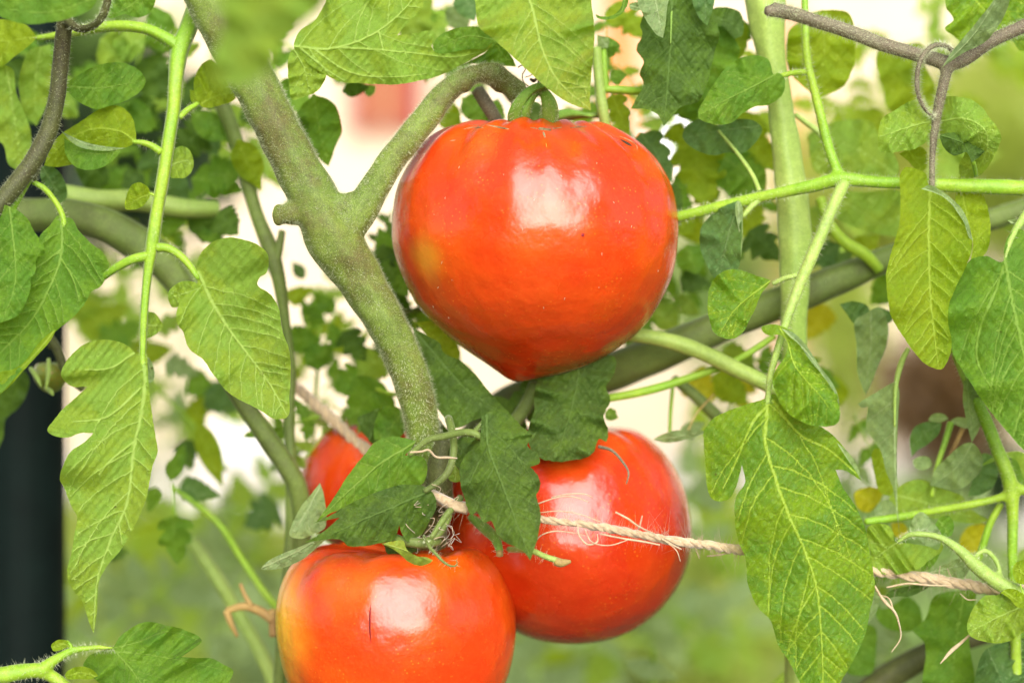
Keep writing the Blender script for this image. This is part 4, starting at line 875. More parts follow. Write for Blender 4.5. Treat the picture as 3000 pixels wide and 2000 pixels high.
stalk(L, [(100, 760, 3, 22), (130, 800, 3, 22), (155, 860, 3, 20), (190, 895, 3.2, 14)], 'brown', name='stem')
stalk(L, [(115, 760, 3.1, 10), (115, 800, 3.1, 10)], 'brown', name='stem')
# lower left sprig
Q = thing('tomato_shoot', 'fresh tomato shoot with lobed leaf reaching in at the bottom left corner', 'plant', P(-60, 1600, -.6))
fused(Q, [[(-60, 1552, -.8, 40), (0, 1550, -.7, 40), (55, 1541, -.6, 38), (100, 1537, -.6, 34)], [(95, 1538, -.6, 34), (118, 1520, -.6, 27), (140, 1506, -.6, 23), (168, 1493, -.6, 19), (200, 1488, -.6, 15), (235, 1486, -.6, 12), (262, 1488, -.6, 9)],
          [(90, 1538, -.6, 36), (115, 1550, -.5, 30), (150, 1576, -.5, 30), (200, 1640, -.5, 30)]], SM['green'], 'stem', .0006, hairs=420, hl=.0015)
stalk(Q, [(165, 1495, -.6, 9), (162, 1480, -.6, 8), (152, 1472, -.6, 8)], 'green', name='leaf_stalk')
leaf(Q, [(470,1335),(440,1290),(380,1285),(335,1320),(350,1355),(400,1350),(440,1335)], [(465,1330),(400,1310),(340,1335)], -.6, -.8, 'yellow', 'G', nside=2, tert=False, sp=3)
leaf(Q, [(735,1335),(790,1260),(870,1200),(960,1165),(1080,1185),(1200,1215),(1300,1260),(1325,1290),(1270,1340),(1190,1395),(1290,1402),(1390,1405),(1460,1440),(1532,1490),(1520,1530),(1480,1600),(1300,1720),(900,1720),(700,1600),(620,1540),(545,1460),(590,1385),(680,1352)],
     [(738,1340),(820,1430),(920,1560),(1000,1700)], -.5, -1.2, 'mid', 'G', nside=7, fold=.2, sp=3, bulge=.05, extra=[[(740,1340),(900,1300),(1100,1230),(1300,1280)], [(760,1360),(1000,1385),(1250,1430),(1510,1490)], [(800,1340),(860,1260),(960,1190)]])
leaf(Q, [(645,1520),(610,1480),(540,1458),(470,1470),(428,1510),(440,1538),(520,1540),(600,1540)], [(640,1530),(540,1500),(435,1520)], -.7, -.9, 'yellow', 'G', nside=4, sp=3)

# ------------------------------------------------------------------ plant behind on the left: pale thick stem, dark limbs, small leaves
K = thing('tomato_plant', 'blurred tomato plant behind the left leaves with a thick horizontal limb', 'plant', (P(690, 1500, 5).x, .06, 0))
stalk(K, [(-60, 486, 4.5, 74), (40, 492, 4.5, 76), (150, 494, 4.2, 78), (230, 512, 4, 80), (300, 548, 4, 82), (360, 590, 4, 76), (405, 640, 4, 66), (450, 720, 4, 56), (510, 840, 3.8, 48), (560, 925, 3.6, 42), (610, 1000, 3.6, 44), (655, 1065, 3.8, 46), (684, 1120, 4, 46), (694, 1250, 4.5, 44), (690, 1500, 5, 46), (690, 6400, 6, 50)], 'olive', seg=20)
stalk(K, [(120, 440, 5.5, 44), (220, 458, 5.5, 48), (330, 462, 5.4, 50), (420, 478, 5.5, 44), (500, 480, 6, 36)], 'pale', seg=16)
stalk(K, [(470, 160, 5, 36), (510, 240, 5, 36), (545, 330, 5, 34), (572, 430, 4.8, 32), (592, 500, 4.6, 32), (622, 575, 4.5, 38), (640, 640, 4.4, 32), (655, 740, 4.4, 24), (668, 850, 4.4, 24), (664, 960, 4.3, 24), (668, 1060, 4.2, 26), (668, 1240, 4.4, 28), (650, 1420, 4.6, 26), (640, 1620, 5, 30), (640, 6400, 6, 40)], 'olive', seg=14)
stalk(K, [(648, 530, 4.4, 16), (640, 575, 4.4, 20), (632, 610, 4.4, 22)], 'olive')
stalk(K, [(440, 1240, 9, 30), (500, 1330, 9, 32), (555, 1420, 9, 32), (600, 1500, 8.5, 34), (640, 1600, 8, 40), (660, 6400, 9, 60)], 'pale')
stalk(K, [(398, 1120, 7, 10), (440, 1150, 7, 13), (500, 1200, 7, 15), (560, 1290, 7, 16), (615, 1370, 6.8, 18), (640, 1400, 6.5, 18)], 'green')
stalk(K, [(520, 1402, 4.5, 15), (560, 1392, 4.5, 18), (600, 1404, 4.6, 22), (628, 1425, 4.6, 22)], 'dry'); stalk(K, [(552, 1340, 4.5, 8), (562, 1365, 4.5, 10), (578, 1392, 4.5, 14)], 'dry'); stalk(K, [(520, 1402, 4.5, 18), (530, 1430, 4.5, 14), (545, 1460, 4.6, 8)], 'dry')
stalk(K, [(625, 1400, 4.6, 20), (628, 1460, 4.6, 20)], 'dry')
gl(K, 400, 1182, 408, 1297, 86, 6, 'mid', 'ovate', tile='V'); stalk(K, [(395, 1110, 6.2, 5), (398, 1150, 6, 5), (400, 1186, 6, 6)], 'green', name='leaf_stalk')
gl(K, 412, 1115, 505, 1140, 60, 7, 'blue'); gl(K, 360, 1118, 340, 1180, 34, 7, 'mid'); gl(K, 388, 1105, 425, 1020, 40, 7, 'mid'); gl(K, 455, 970, 512, 1120, 56, 8, 'yellow', 'slim')
BL = [ # x0,y0,x1,y1,w,d,mat,kind : blurred leaves on the rear plant, upper left
 (470,300,395,360,90,6,'dark','ovate'),(480,400,560,395,90,6,'mid','ovate'),(320,140,395,230,120,7,'dark','round'),(330,110,250,70,100,6,'light','round'),(300,240,370,300,90,6.5,'dark','ovate'),
 (215,200,330,215,70,5,'dark','slim'),(420,200,520,240,90,7,'dark','ovate'),(545,320,602,440,70,4,'yellow','slim'),(350,330,430,470,110,6,'blue','round'),(395,470,380,545,90,6,'mid','serrate'),
 (440,410,560,440,80,6,'mid','lobed'),(500,490,548,540,80,5,'dark','round'),(460,480,470,560,70,6,'dark','ovate'),(470,300,500,360,70,6.6,'blue','round'),(250,420,170,380,70,6,'dark','ovate'),
 (330,400,280,430,60,6,'dark','slim'),(215,280,290,330,80,7,'dark','ovate'),(60,60,30,130,110,7,'mid','round'),(20,140,60,200,90,7.5,'dark','ovate'),(390,30,330,90,80,7,'mid','ovate'),
 (250,30,330,-10,80,7,'dark','ovate'),(440,130,400,60,60,7,'light','round'),(560,240,620,290,70,7,'dark','round'),(345,250,280,300,90,5.5,'mid','round'),(440,260,540,330,60,5,'mid','slim'),
 (170,230,120,260,80,6,'light','ovate'),(230,90,300,140,90,6,'light','ovate'),(190,420,300,420,80,8,'mid','serrate'),(480,560,500,500,60,6,'mid','ovate'),
 (640,210,700,190,50,4,'mid','slim'),(785,210,850,200,36,4,'dark','slim'),(720,215,755,382,100,2.4,'mid','ovate'),(690,250,700,330,40,3,'mid','slim'),
 (860,215,830,195,30,4,'mid','ovate'),(1030,60,1080,20,70,5,'pale','ovate'),(1060,-20,1090,50,60,4,'blue','ovate'),(930,90,990,-20,90,6,'light','round'),(1040,120,960,40,60,6,'light','ovate'),
 (1000,230,1060,300,60,5,'yellow','ovate'),(1060,225,1130,280,60,4,'mid','ovate'),(1010,290,1060,260,40,5,'yellow','ovate'),(1120,240,1160,275,50,4,'mid','round'),
 (660,690,720,660,46,9,'yellow','ovate'),(690,720,760,700,50,9,'mid','ovate'),(700,640,670,600,30,9,'blue','slim'),(740,760,690,690,50,9,'mid','slim'),(770,720,720,670,40,9,'mid','ovate'),(660,780,740,780,70,8,'mid','serrate'),
 (700,840,770,790,60,8,'mid','ovate'),(790,760,840,830,70,6,'dark','ovate'),(780,800,760,740,50,7,'mid','ovate'),(830,860,770,900,90,6,'mid','lobed'),(880,880,800,980,120,5,'mid','serrate'),(880,820,820,870,90,6,'light','ovate'),
 (870,960,820,1000,70,5,'mid','ovate'),(850,950,900,1000,70,4.5,'light','ovate'),(620,1080,700,1030,40,9,'pale','slim'),(640,1160,560,1210,90,12,'blue','round'),(470,900,560,940,80,11,'blue','ovate'),(430,870,500,900,70,11,'mid','ovate'),
 (380,830,460,860,60,11,'pale','ovate'),(180,760,300,700,80,13,'yellow','ovate'),(230,790,330,740,80,13,'mid','ovate'),(300,820,400,800,70,13,'yellow','ovate'),(280,1250,250,1290,50,9,'dark','ovate'),(420,1010,440,1080,60,9,'dark','ovate'),
 (240,880,330,840,60,13,'light','ovate'),(150,720,240,700,50,13,'yellow','ovate'),(360,760,430,720,50,12,'light','ovate'),(440,980,470,900,60,12,'yellow','ovate')]
for e in BL: gl(K, *e)
def sprigs(parent, regs):
    for (x0, x1, y0, y1, d0, d1, n, mats, L0, L1, a0, a1) in regs:
        for _ in range(n): sprig(parent, random.uniform(x0, x1), random.uniform(y0, y1), random.uniform(a0, a1), random.uniform(L0, L1), random.uniform(d0, d1), random.choice(mats), random.choice([2, 2, 3]))
sprigs(K, [(200, 600, -20, 260, 8, 14, 7, ['mid', 'dark', 'mid', 'light'], 150, 240, 20, 160), (420, 560, 330, 470, 9, 12, 2, ['mid', 'light'], 120, 170, 0, 180), (0, 140, 80, 260, 8, 12, 3, ['mid', 'light'], 150, 220, 0, 180),
 (160, 420, 620, 760, 22, 34, 5, ['yellow', 'light', 'pale'], 140, 220, -160, -20), (650, 840, 780, 900, 12, 20, 4, ['mid', 'light', 'yellow'], 120, 180, -150, -30), (220, 560, 900, 1080, 22, 36, 5, ['light', 'pale', 'yellow', 'pale'], 140, 230, -160, 20),
 (700, 880, 890, 970, 5, 8, 4, ['mid', 'light', 'mid'], 100, 140, 0, 180), (860, 1080, -30, 40, 7, 10, 4, ['mid', 'light', 'light'], 130, 180, 0, 180), (560, 700, 1150, 1300, 22, 34, 3, ['pale', 'light'], 150, 220, 0, 360)])
for pts in ([(700, 700, 9, 8), (710, 760, 9, 8), (730, 830, 9, 8)], [(745, 700, 9, 7), (735, 760, 9, 8), (730, 830, 9, 9), (720, 1000, 9, 10), (700, 1250, 9, 12)], [(770, 720, 9, 8), (750, 780, 9, 9), (728, 840, 9, 9)],
            [(870, 900, 6, 9), (866, 950, 6, 9), (885, 990, 6, 9)], [(860, 890, 5, 10), (900, 905, 5, 10), (930, 905, 4, 10)], [(330, 820, 12, 8), (370, 900, 12, 9), (430, 960, 12, 10), (520, 1080, 12, 12)]):
    stalk(K, pts, 'green')

# ------------------------------------------------------------------ plant on the right: thick pale upright stem
Rr = thing('tomato_plant', 'tomato plant with a thick pale upright stem and crossing green stalks beside the big tomato', 'plant', (P(1830, 1500, 3).x, .035, 0))
stalk(Rr, [(1752, -60, 2.6, 92), (1760, 20, 2.6, 92), (1768, 105, 2.6, 70), (1790, 230, 2.6, 56), (1806, 340, 2.6, 64), (1818, 440, 2.6, 74), (1826, 540, 2.6, 76), (1826, 640, 2.6, 66), (1824, 780, 2.8, 58), (1830, 1000, 3, 60), (1835, 1500, 3.4, 64), (1838, 6400, 3.5, 90)], 'pale', seg=24, hairs=400, noise=.05)
fused(Rr, [[(1500, 508, 1.9, 26), (1568, 496, 1.6, 27), (1640, 478, 1.3, 27), (1708, 462, 1.0, 28), (1778, 446, .7, 28), (1866, 427, .4, 32), (1930, 412, .2, 34), (1990, 416, .1, 30), (2058, 420, .1, 30), (2200, 426, 0, 34), (2352, 432, 0, 38), (2450, 436, 0, 38)],
           [(1848, -60, 1.2, 17), (1850, 60, 1.0, 18), (1856, 150, .8, 22), (1866, 190, .7, 22), (1884, 262, .5, 24), (1905, 345, .4, 25), (1928, 405, .3, 26)]], SM['green'], 'stem', .00065, hairs=500)
fused(Rr, [[(1940, 418, .1, 30), (1922, 455, -.1, 30), (1894, 520, -.3, 30), (1866, 585, -.5, 30), (1838, 650, -.6, 28), (1812, 720, -.7, 24), (1790, 790, -.8, 20), (1770, 860, -.8, 18), (1762, 930, -.8, 15)]], SM['pale'], 'leaf_stalk', .0006, hairs=500, hl=.0014)
stalk(Rr, [(1832, 632, -.5, 12), (1800, 640, -.4, 12), (1775, 652, -.3, 11)], 'pale', name='leaf_stalk', hairs=80)
stalk(Rr, [(1850, 166, .7, 14), (1820, 168, .4, 13), (1790, 176, .2, 11)], 'green', name='leaf_stalk', hairs=80)
stalk(Rr, [(1762, 448, .8, 16), (1735, 466, .8, 15), (1705, 498, .8, 11)], 'pale', name='leaf_stalk', hairs=60)
stalk(Rr, [(1744, 438, 1.0, 11), (1730, 405, 1.3, 10), (1700, 360, 1.6, 9), (1650, 300, 1.8, 6)], 'blue' if False else 'pale', name='leaf_stalk')
leaf(Rr, [(600,490),(560,390),(480,365),(400,375),(300,430),(220,530),(150,640),(100,740),(110,780),(180,810),(260,820),(330,800),(400,740),(480,700),(560,690),(640,640),(670,580),(665,510),(620,480)], [(610,488),(480,560),(300,650),(110,760)], .1, -.6, 'mid', 'C', nside=7, fold=.3, bulge=.07, sp=2.9)
leaf(Rr, [(0,900),(20,830),(120,780),(220,820),(380,780),(480,800),(522,850),(490,920),(380,1010),(300,1000),(200,1020),(80,980),(20,935)], [(500,830),(240,860),(0,910)], 1.9, 2.2, 'blue', 'C', nside=4, sp=4)
leaf(Rr, [(1697,460),(1703,500),(1702,560),(1697,612),(1680,634),(1650,646),(1625,612),(1607,560),(1612,520),(1650,480)], [(1697,466),(1672,540),(1652,640)], .8, .6, 'blue', 'V', nside=5, tilt=.8)
leaf(Rr, [(1693,462),(1699,462),(1706,520),(1702,590),(1696,615),(1697,540)], [(1696,465),(1700,600)], .5, .5, 'pale', 'V', nside=0, tert=False, sp=3)
leaf(Rr, [(575,388),(480,352),(380,316),(300,312),(210,368),(172,450),(163,560),(180,660),(210,730),(280,765),(350,760),(400,718),(440,640),(480,560),(520,465),(565,410)], [(575,388),(440,490),(330,590),(240,740)], -.3, -.7, 'top', 'F', nside=6, fold=.25, bulge=.06, sp=2.8)
leaf(Rr, [(840,90),(900,72),(1000,66),(1090,90),(1120,150),(1132,300),(1122,430),(1060,560),(980,610),(900,632),(830,600),(760,540),(700,470),(680,300),(700,200),(760,150)], [(900,75),(930,330),(900,620)], 2.6, 3.2, 'yellow', 'C', nside=6, sp=4)
leaf(Rr, [(1280,340),(1400,300),(1550,380),(1620,480),(1660,600),(1640,700),(1560,720),(1350,720),(1310,560),(1268,430)], [(1300,320),(1440,500),(1600,700)], 5, 6, 'yellow', 'C', nside=5, sp=6)
leaf(Rr, [(830,1000),(840,900),(960,810),(1100,785),(1240,800),(1300,900),(1380,1000),(1420,1100),(1400,1170),(1050,1150),(870,1130)], [(1400,1150),(1150,980),(900,900)], 4, 5, 'light', 'C', nside=5, sp=5)
leaf(Rr, [(980,1280),(1200,1260),(1440,1260),(1440,1560),(1300,1540),(1150,1500),(1000,1420)], [(1000,1290),(1420,1540)], 4, 5, 'light', 'C', nside=5, sp=5)
# the big bright leaf in front
leaf(Rr, [(1757,915),(1715,928),(1673,943),(1638,961),(1617,989),(1616,1013),(1620,1060),(1624,1117),(1635,1145),(1656,1151),(1677,1142),(1694,1107),(1704,1066),(1711,1107),(1690,1142),(1687,1177),(1694,1236),(1712,1282),(1718,1341),(1743,1397),(1768,1422),(1788,1481),(1813,1520),(1838,1568),(1862,1612),(1905,1605),(1935,1558),(1960,1516),(1988,1453),(1998,1404),(2009,1352),(2005,1306),(1996,1257),(1988,1215),(1963,1159),(1935,1117),(1919,1078),(1940,1080),(1978,1103),(1967,1072),(1940,1030),(1926,1012),(1890,982),(1840,965),(1800,930),(1778,905)],
     [(1765,912),(1760,960),(1758,1019),(1778,1089),(1813,1187),(1848,1264),(1876,1352),(1886,1457),(1892,1606)], -.8, -2.2, 'top', 'V', dm=-1.9, nside=12, fold=.28, bulge=.085, sp=2.6, wave=.1, jag=.4, name='leaf',
     extra=[[(1760,935),(1735,960),(1710,1010),(1690,1060),(1660,1120)], [(1775,920),(1840,1000),(1900,1030),(1965,1085)]])
leaf(Rr, [(518,690),(560,673),(640,680),(720,720),(790,790),(850,880),(920,980),(980,1060),(1018,1150),(1018,1320),(930,1342),(850,1335),(740,1290),(660,1220),(610,1120),(590,1040),(610,970),(660,900),(690,800),(650,745),(560,742),(525,718)],
     [(640,700),(690,800),(730,930),(800,1030),(900,1140),(975,1240)], -1.3, -2.4, 'top', 'F', nside=7, fold=.3, bulge=.09, sp=2.7)
leaf(Rr, [(650,700),(720,722),(800,795),(870,900),(930,985),(985,1060),(1022,1150),(1030,1240),(1005,1140),(960,1065),(900,985),(830,900),(760,800),(700,750)], [(660,705),(850,900),(1015,1180)], -1.6, -2.3, 'pale', 'F', nside=0, tert=False, sp=2.6)
leaf(Rr, [(1922,1016),(1945,1035),(1970,1072),(1979,1105),(1962,1076),(1940,1045)], [(1925,1020),(1975,1100)], -1.6, -1.6, 'pale', 'V', nside=0, tert=False, sp=2.6)

# dark limb and thin stalks crossing behind
X = thing('tomato_plant', 'blurred tomato plant behind the right side with a dark diagonal limb', 'plant', (P(1420, 1500, 7).x, .07, 0))
stalk(X, [(1250, 900, 6.5, 96), (1400, 855, 6, 90), (1480, 825, 5.5, 84), (1560, 792, 5, 80), (1660, 748, 4.8, 76), (1760, 708, 4.6, 74), (1870, 665, 4.5, 72), (1960, 628, 4.5, 66), (2060, 585, 4.5, 56), (2200, 530, 5, 50), (2450, 450, 5, 46)], 'olive', seg=20, hairs=200)
stalk(X, [(1262, 896, 6.6, 90), (1160, 940, 7.5, 90), (1060, 1080, 9, 90), (1020, 1400, 11, 90), (1010, 5000, 12, 100)], 'olive', seg=16)
stalk(X, [(1440, 768, 3, 30), (1500, 775, 2.9, 34), (1568, 792, 2.8, 36), (1640, 822, 2.8, 36), (1700, 852, 2.7, 36), (1770, 886, 2.6, 36), (1840, 930, 2.6, 34)], 'pale')
stalk(X, [(1395, 915, 3.2, 18), (1450, 905, 3.2, 20), (1520, 888, 3.2, 20), (1600, 862, 3.2, 18), (1655, 843, 3.3, 16), (1708, 818, 3.4, 15), (1778, 772, 3.5, 14)], 'green')
stalk(X, [(1883, 455, 3.6, 24), (1905, 515, 3.6, 26), (1940, 556, 3.6, 28), (1990, 588, 3.7, 28), (2020, 620, 3.9, 24)], 'green')
stalk(X, [(1826, 262, 3, 11), (1850, 280, 3, 13), (1880, 303, 3, 13), (1900, 330, 3, 10)], 'pale')
stalk(X, [(1545, 870, 5, 22), (1580, 895, 5, 26), (1640, 950, 5, 30), (1690, 1000, 5.5, 30)], 'olive')
stalk(X, [(1545, 890, 4.4, 9), (1540, 950, 4.4, 9), (1538, 1000, 4.4, 8)], 'green')
stalk(X, [(1640, 905, 4, 4), (1600, 950, 4, 4), (1575, 1000, 4, 3)], 'dry')
stalk(X, [(1370, 110, 2, 22), (1376, 180, 2, 24), (1384, 250, 2, 26), (1392, 300, 2.2, 24), (1396, 400, 3, 24)], 'pale', seg=12, hairs=80)
stalk(X, [(1388, 205, 2, 16), (1420, 206, 2, 19), (1470, 208, 2.2, 19), (1500, 200, 2.6, 18)], 'green'); stalk(X, [(1392, 205, 2, 14), (1388, 150, 2, 14), (1386, 90, 2.2, 13)], 'green')
stalk(X, [(1376, 265, 2.4, 12), (1340, 266, 2.4, 12), (1300, 275, 2.4, 10), (1285, 285, 2.4, 8)], 'sepal')
XL = [(1395,110,1372,80,30,2,'pale','slim'),(1380,110,1425,105,50,2.5,'mid','ovate'),(1400,180,1440,172,36,2.6,'mid','ovate'),(1405,215,1445,315,60,3,'yellow','ovate'),(1470,305,1545,420,86,3.4,'blue','ovate'),(1540,290,1570,330,60,5,'yellow','ovate'),
 (1545,420,1560,520,36,4,'dark','ovate'),(1570,490,1550,400,50,5,'mid','ovate'),(1600,330,1620,480,130,5,'yellow','lobed'),(1640,360,1710,430,100,5,'mid','ovate'),(1580,560,1600,630,80,5.5,'mid','ovate'),(1560,540,1590,480,60,5.5,'yellow','ovate'),
 (1560,640,1640,660,60,6,'dark','ovate'),(1720,530,1790,600,90,5,'dark','round'),(1870,600,1930,560,80,6,'blue','round'),(1660,360,1760,460,110,4.6,'mid','ovate'),(1710,310,1800,400,70,5,'yellow','ovate'),(1640,40,1690,90,80,3,'dark','ovate'),
 (1700,40,1660,150,90,3.4,'mid','serrate'),(1620,170,1690,110,70,4,'light','ovate'),(1560,270,1640,180,70,4,'mid','ovate'),(1430,30,1480,90,70,6,'yellow','ovate'),(1870,360,1930,300,90,6,'light','ovate'),(2160,360,2230,260,130,6,'light','ovate'),(2300,470,2340,540,80,6,'light','ovate'),
 (1580,860,1640,920,90,7,'gold','serrate'),(1640,860,1720,930,90,7,'yellow','serrate'),(1660,800,1740,850,60,8,'light','ovate'),(1590,690,1560,720,70,8,'light','round'),(1500,700,1560,760,70,8,'light','ovate'),(1480,720,1470,790,60,7,'mid','ovate'),(1710,840,1700,900,60,8,'gold','ovate'),
 (1500,1010,1630,990,26,2.5,'pale','slim'),(1560,1000,1620,970,40,5,'pale','slim'),(1390,945,1420,960,30,3,'mid','ovate'),(1900,620,1960,580,60,7,'blue','ovate'),(1960,590,2020,540,70,7,'yellow','ovate'),(2060,640,2000,700,80,7,'mid','serrate'),
 (900,600,870,520,60,6,'mid','ovate'),(880,600,940,680,90,5,'mid','serrate'),(880,560,900,700,60,5,'dark','ovate'),(930,720,870,700,60,6,'mid','ovate'),(960,700,1000,780,60,6,'mid','ovate'),(990,740,1060,850,60,6,'light','ovate'),(1050,830,1100,900,30,6,'light','slim'),(900,650,950,760,40,6,'dark','slim')]
for e in XL: gl(X, *e)
sprigs(X, [(1450, 1760, 280, 700, 7, 13, 8, ['yellow', 'light', 'mid', 'yellow'], 110, 180, 0, 360), (1540, 1740, 820, 960, 7, 10, 4, ['yellow', 'mid', 'gold', 'light'], 90, 150, 0, 360), (1980, 2300, 20, 120, 16, 34, 5, ['yellow', 'light', 'yellow', 'gold'], 160, 240, 0, 360), (1860, 2120, 60, 680, 12, 24, 7, ['yellow', 'light', 'yellow'], 120, 180, 0, 360),
 (1900, 2330, 900, 1500, 6, 14, 15, ['mid', 'light', 'yellow', 'pale'], 110, 180, 0, 360), (880, 960, 480, 700, 6, 9, 4, ['mid', 'dark', 'light'], 90, 130, 20, 160), (1380, 1480, 0, 260, 6, 9, 3, ['yellow', 'mid'], 90, 140, 30, 150), (1640, 1720, 20, 160, 5, 8, 3, ['mid', 'light', 'yellow'], 80, 130, 30, 150)])
for e in [(1560,330,1620,400,80,6,'yellow','ovate'),(1640,470,1590,420,70,6.5,'yellow','ovate'),(1700,470,1740,560,90,6,'yellow','ovate'),(1560,480,1610,560,80,7,'yellow','ovate'),(1740,260,1700,330,80,6,'yellow','ovate'),
 (1620,600,1560,640,70,8,'mid','ovate'),(1700,560,1640,600,70,7,'mid','ovate'),(1850,480,1900,560,90,7,'light','ovate'),(1960,260,2030,330,90,9,'yellow','ovate'),(2050,110,2120,200,110,6,'yellow','ovate'),(1880,560,1840,620,70,7,'mid','ovate'),
 (1900,700,1850,780,80,9,'gold','ovate'),(1920,860,1880,960,90,9,'yellow','ovate'),(1500,650,1480,720,50,8,'yellow','ovate'),(1440,760,1500,830,60,8,'mid','ovate'),(1400,60,1430,0,50,6,'yellow','ovate'),(2000,480,2060,540,90,8,'light','ovate')]: gl(X, *e)
for pts in ([(860, 690, 6, 12), (930, 715, 6, 14), (990, 700, 6, 12)], [(1072, 845, 6, 12), (1076, 905, 6, 11), (1080, 950, 6, 9)], [(1010, 900, 5.5, 10), (1100, 905, 5, 10)]): stalk(X, pts, 'olive')

# dark hanging leaves between tomato and pale stem
D_ = thing('tomato_plant', 'tomato plant top hanging in from above with dark green toothed leaves', 'plant', P(1600, -120, 1))
leaf(D_, [(1480,30),(1500,-60),(1620,-60),(1640,30),(1652,80),(1640,125),(1628,180),(1602,235),(1562,247),(1546,266),(1525,290),(1508,261),(1486,252),(1449,250),(1462,225),(1478,195),(1470,170),(1478,142),(1462,112),(1476,78),(1470,58)], [(1545,-60),(1540,100),(1525,286)], .9, .2, 'dark', 'V', nside=8, fold=.2, bulge=.08, jag=.8, sp=3)
leaf(D_, [(1930,-60),(1945,20),(1980,100),(2030,180),(2060,222),(2110,250),(2125,180),(2135,80),(2160,-60)], [(2050,-60),(2080,100),(2108,246)], -.6, -1.0, 'pale', 'B', nside=4, sp=3)
leaf(D_, [(1600,-60),(1590,0),(1605,40),(1625,60),(1640,10),(1650,-60)], [(1620,-60),(1620,50)], .2, .2, 'blue', 'V', nside=3, sp=3)
leaf(D_, [(1640,20),(1700,30),(1705,80),(1690,88),(1660,60),(1630,70)], [(1640,40),(1700,60)], 2, 2, 'dark', 'V', nside=3, sp=4)
leaf(D_, [(1570,60),(1640,50),(1690,95),(1700,120),(1660,190),(1600,250),(1540,268),(1560,180)], [(1640,60),(1560,260)], 2.6, 2.8, 'mid', 'V', nside=5, sp=5)
leaf(D_, [(1690,40),(1715,60),(1710,120),(1660,175),(1650,140)], [(1700,45),(1660,170)], 3.4, 3.6, 'yellow', 'V', nside=4, sp=5)
leaf(D_, [(1850,-60),(1880,-20),(1880,30),(1830,100),(1760,130),(1680,118),(1668,95),(1700,108),(1770,105),(1830,60)], [(1870,-20),(1830,85),(1690,108)], .2, .2, 'mid', 'B', nside=0, tert=False, sp=3)
leaf(D_, [(1890,30),(1960,20),(1985,60),(1940,72),(1890,55)], [(1890,40),(1980,60)], .5, .5, 'pale', 'B', nside=0, tert=False, sp=3)
stalk(D_, [(1500, -110, 1.4, 20), (1545, -40, 1.1, 8), (1542, 40, .7, 4), (1540, 100, .5, 3)], 'sepal', name='leaf_stalk')
stalk(D_, [(1700, -140, 3, 40), (1600, -110, 1.4, 34), (1480, -120, 1, 30)], 'olive')

# ------------------------------------------------------------------ grey brown stem and curled leaves, upper right
E_ = thing('tomato_plant', 'tomato plant at upper right with grey brown downy stem and curled hanging leaves', 'plant', P(2500, 784, 0) - Vector((0, 0, CAM_H)))
fused(E_, [[(1758, 26, -1.5, 26), (1790, 26, -1.4, 32), (1815, 31, -1.3, 33), (1883, 52, -1.1, 33), (1953, 74, -.9, 33), (2023, 101, -.7, 33), (2093, 122, -.5, 34), (2145, 136, -.4, 35), (2180, 146, -.4, 36), (2215, 137, -.4, 33), (2268, 100, -.4, 32), (2352, 60, -.4, 33), (2450, 10, -.2, 34), (2520, 300, .5, 40), (2540, 2000, 1, 46), (2540, 5800, 1, 50)],
           [(1775, 12, -1.5, 16), (1800, 18, -1.5, 16), (1830, 32, -1.4, 16)],
           [(2178, 150, -.5, 28), (2163, 210, -.5, 26), (2149, 280, -.5, 23), (2142, 350, -.5, 18), (2140, 435, -.5, 17)],
           [(2194, 122, -.6, 14), (2170, 106, -.9, 15), (2142, 106, -1.1, 15), (2117, 134, -1.2, 15), (2106, 175, -1.2, 15), (2111, 224, -1.1, 14), (2128, 255, -.9, 13), (2146, 270, -.7, 10)]], SM['grey'], 'stem', .00065, hairs=1500, hl=.0013)
leaf(E_, [(1700,445),(1760,350),(1850,240),(1950,120),(2040,0),(2070,-80),(2160,-80),(2130,60),(2080,160),(1980,280),(1850,345),(1750,410)], [(1700,440),(1900,240),(2110,-80)], -1.0, -2.4, 'pale', 'C', nside=3, fold=.6, sp=3)
leaf(E_, [(1715,-60),(1735,60),(1775,130),(1722,188),(1780,240),(1845,292),(1940,330),(2080,300),(2160,270),(2215,335),(2280,320),(2340,200),(2340,-60)], [(1870,-60),(2000,90),(2120,200),(2230,320)], 1.1, 1.6, 'top', 'C', nside=7, jag=.8, bulge=.08, sp=3.2)
leaf(E_, [(1530,655),(1480,670),(1400,720),(1330,760),(1298,800),(1283,880),(1290,990),(1380,1002),(1450,990),(1500,985),(1540,970),(1600,930),(1660,860),(1660,760),(1600,700)], [(1650,790),(1500,830),(1290,900)], -.5, -1.2, 'light', 'C', nside=5, fold=.3, sp=2.9)
leaf(E_, [(1680,650),(1740,634),(1810,636),(1880,650),(1960,700),(2010,770),(2060,830),(2092,910),(2075,950),(2062,990),(2030,1050),(1975,1130),(1930,1160),(1830,1165),(1812,1090),(1850,1000),(1800,900),(1700,900),(1670,780)], [(1680,800),(1850,780),(1980,850),(2000,960),(1930,1130)], -.4, .1, 'light', 'C', dm=-1.4, nside=7, fold=.3, sp=2.9, bulge=.06)
leaf(E_, [(1688,890),(1800,870),(1900,880),(1975,912),(1996,950),(1975,1000),(1935,1040),(1895,1065),(1883,1030),(1860,1000),(1820,1012),(1780,1022),(1730,990),(1700,940)], [(1700,890),(1850,950),(1890,1050)], -.9, -1.1, 'dark', 'C', nside=4, sp=2.9, fold=.4)
leaf(E_, [(1480,980),(1560,960),(1600,1000),(1600,1100),(1560,1130),(1480,1060),(1420,1010)], [(1480,990),(1570,1110)], .8, 1.2, 'yellow', 'C', nside=3, sp=4)
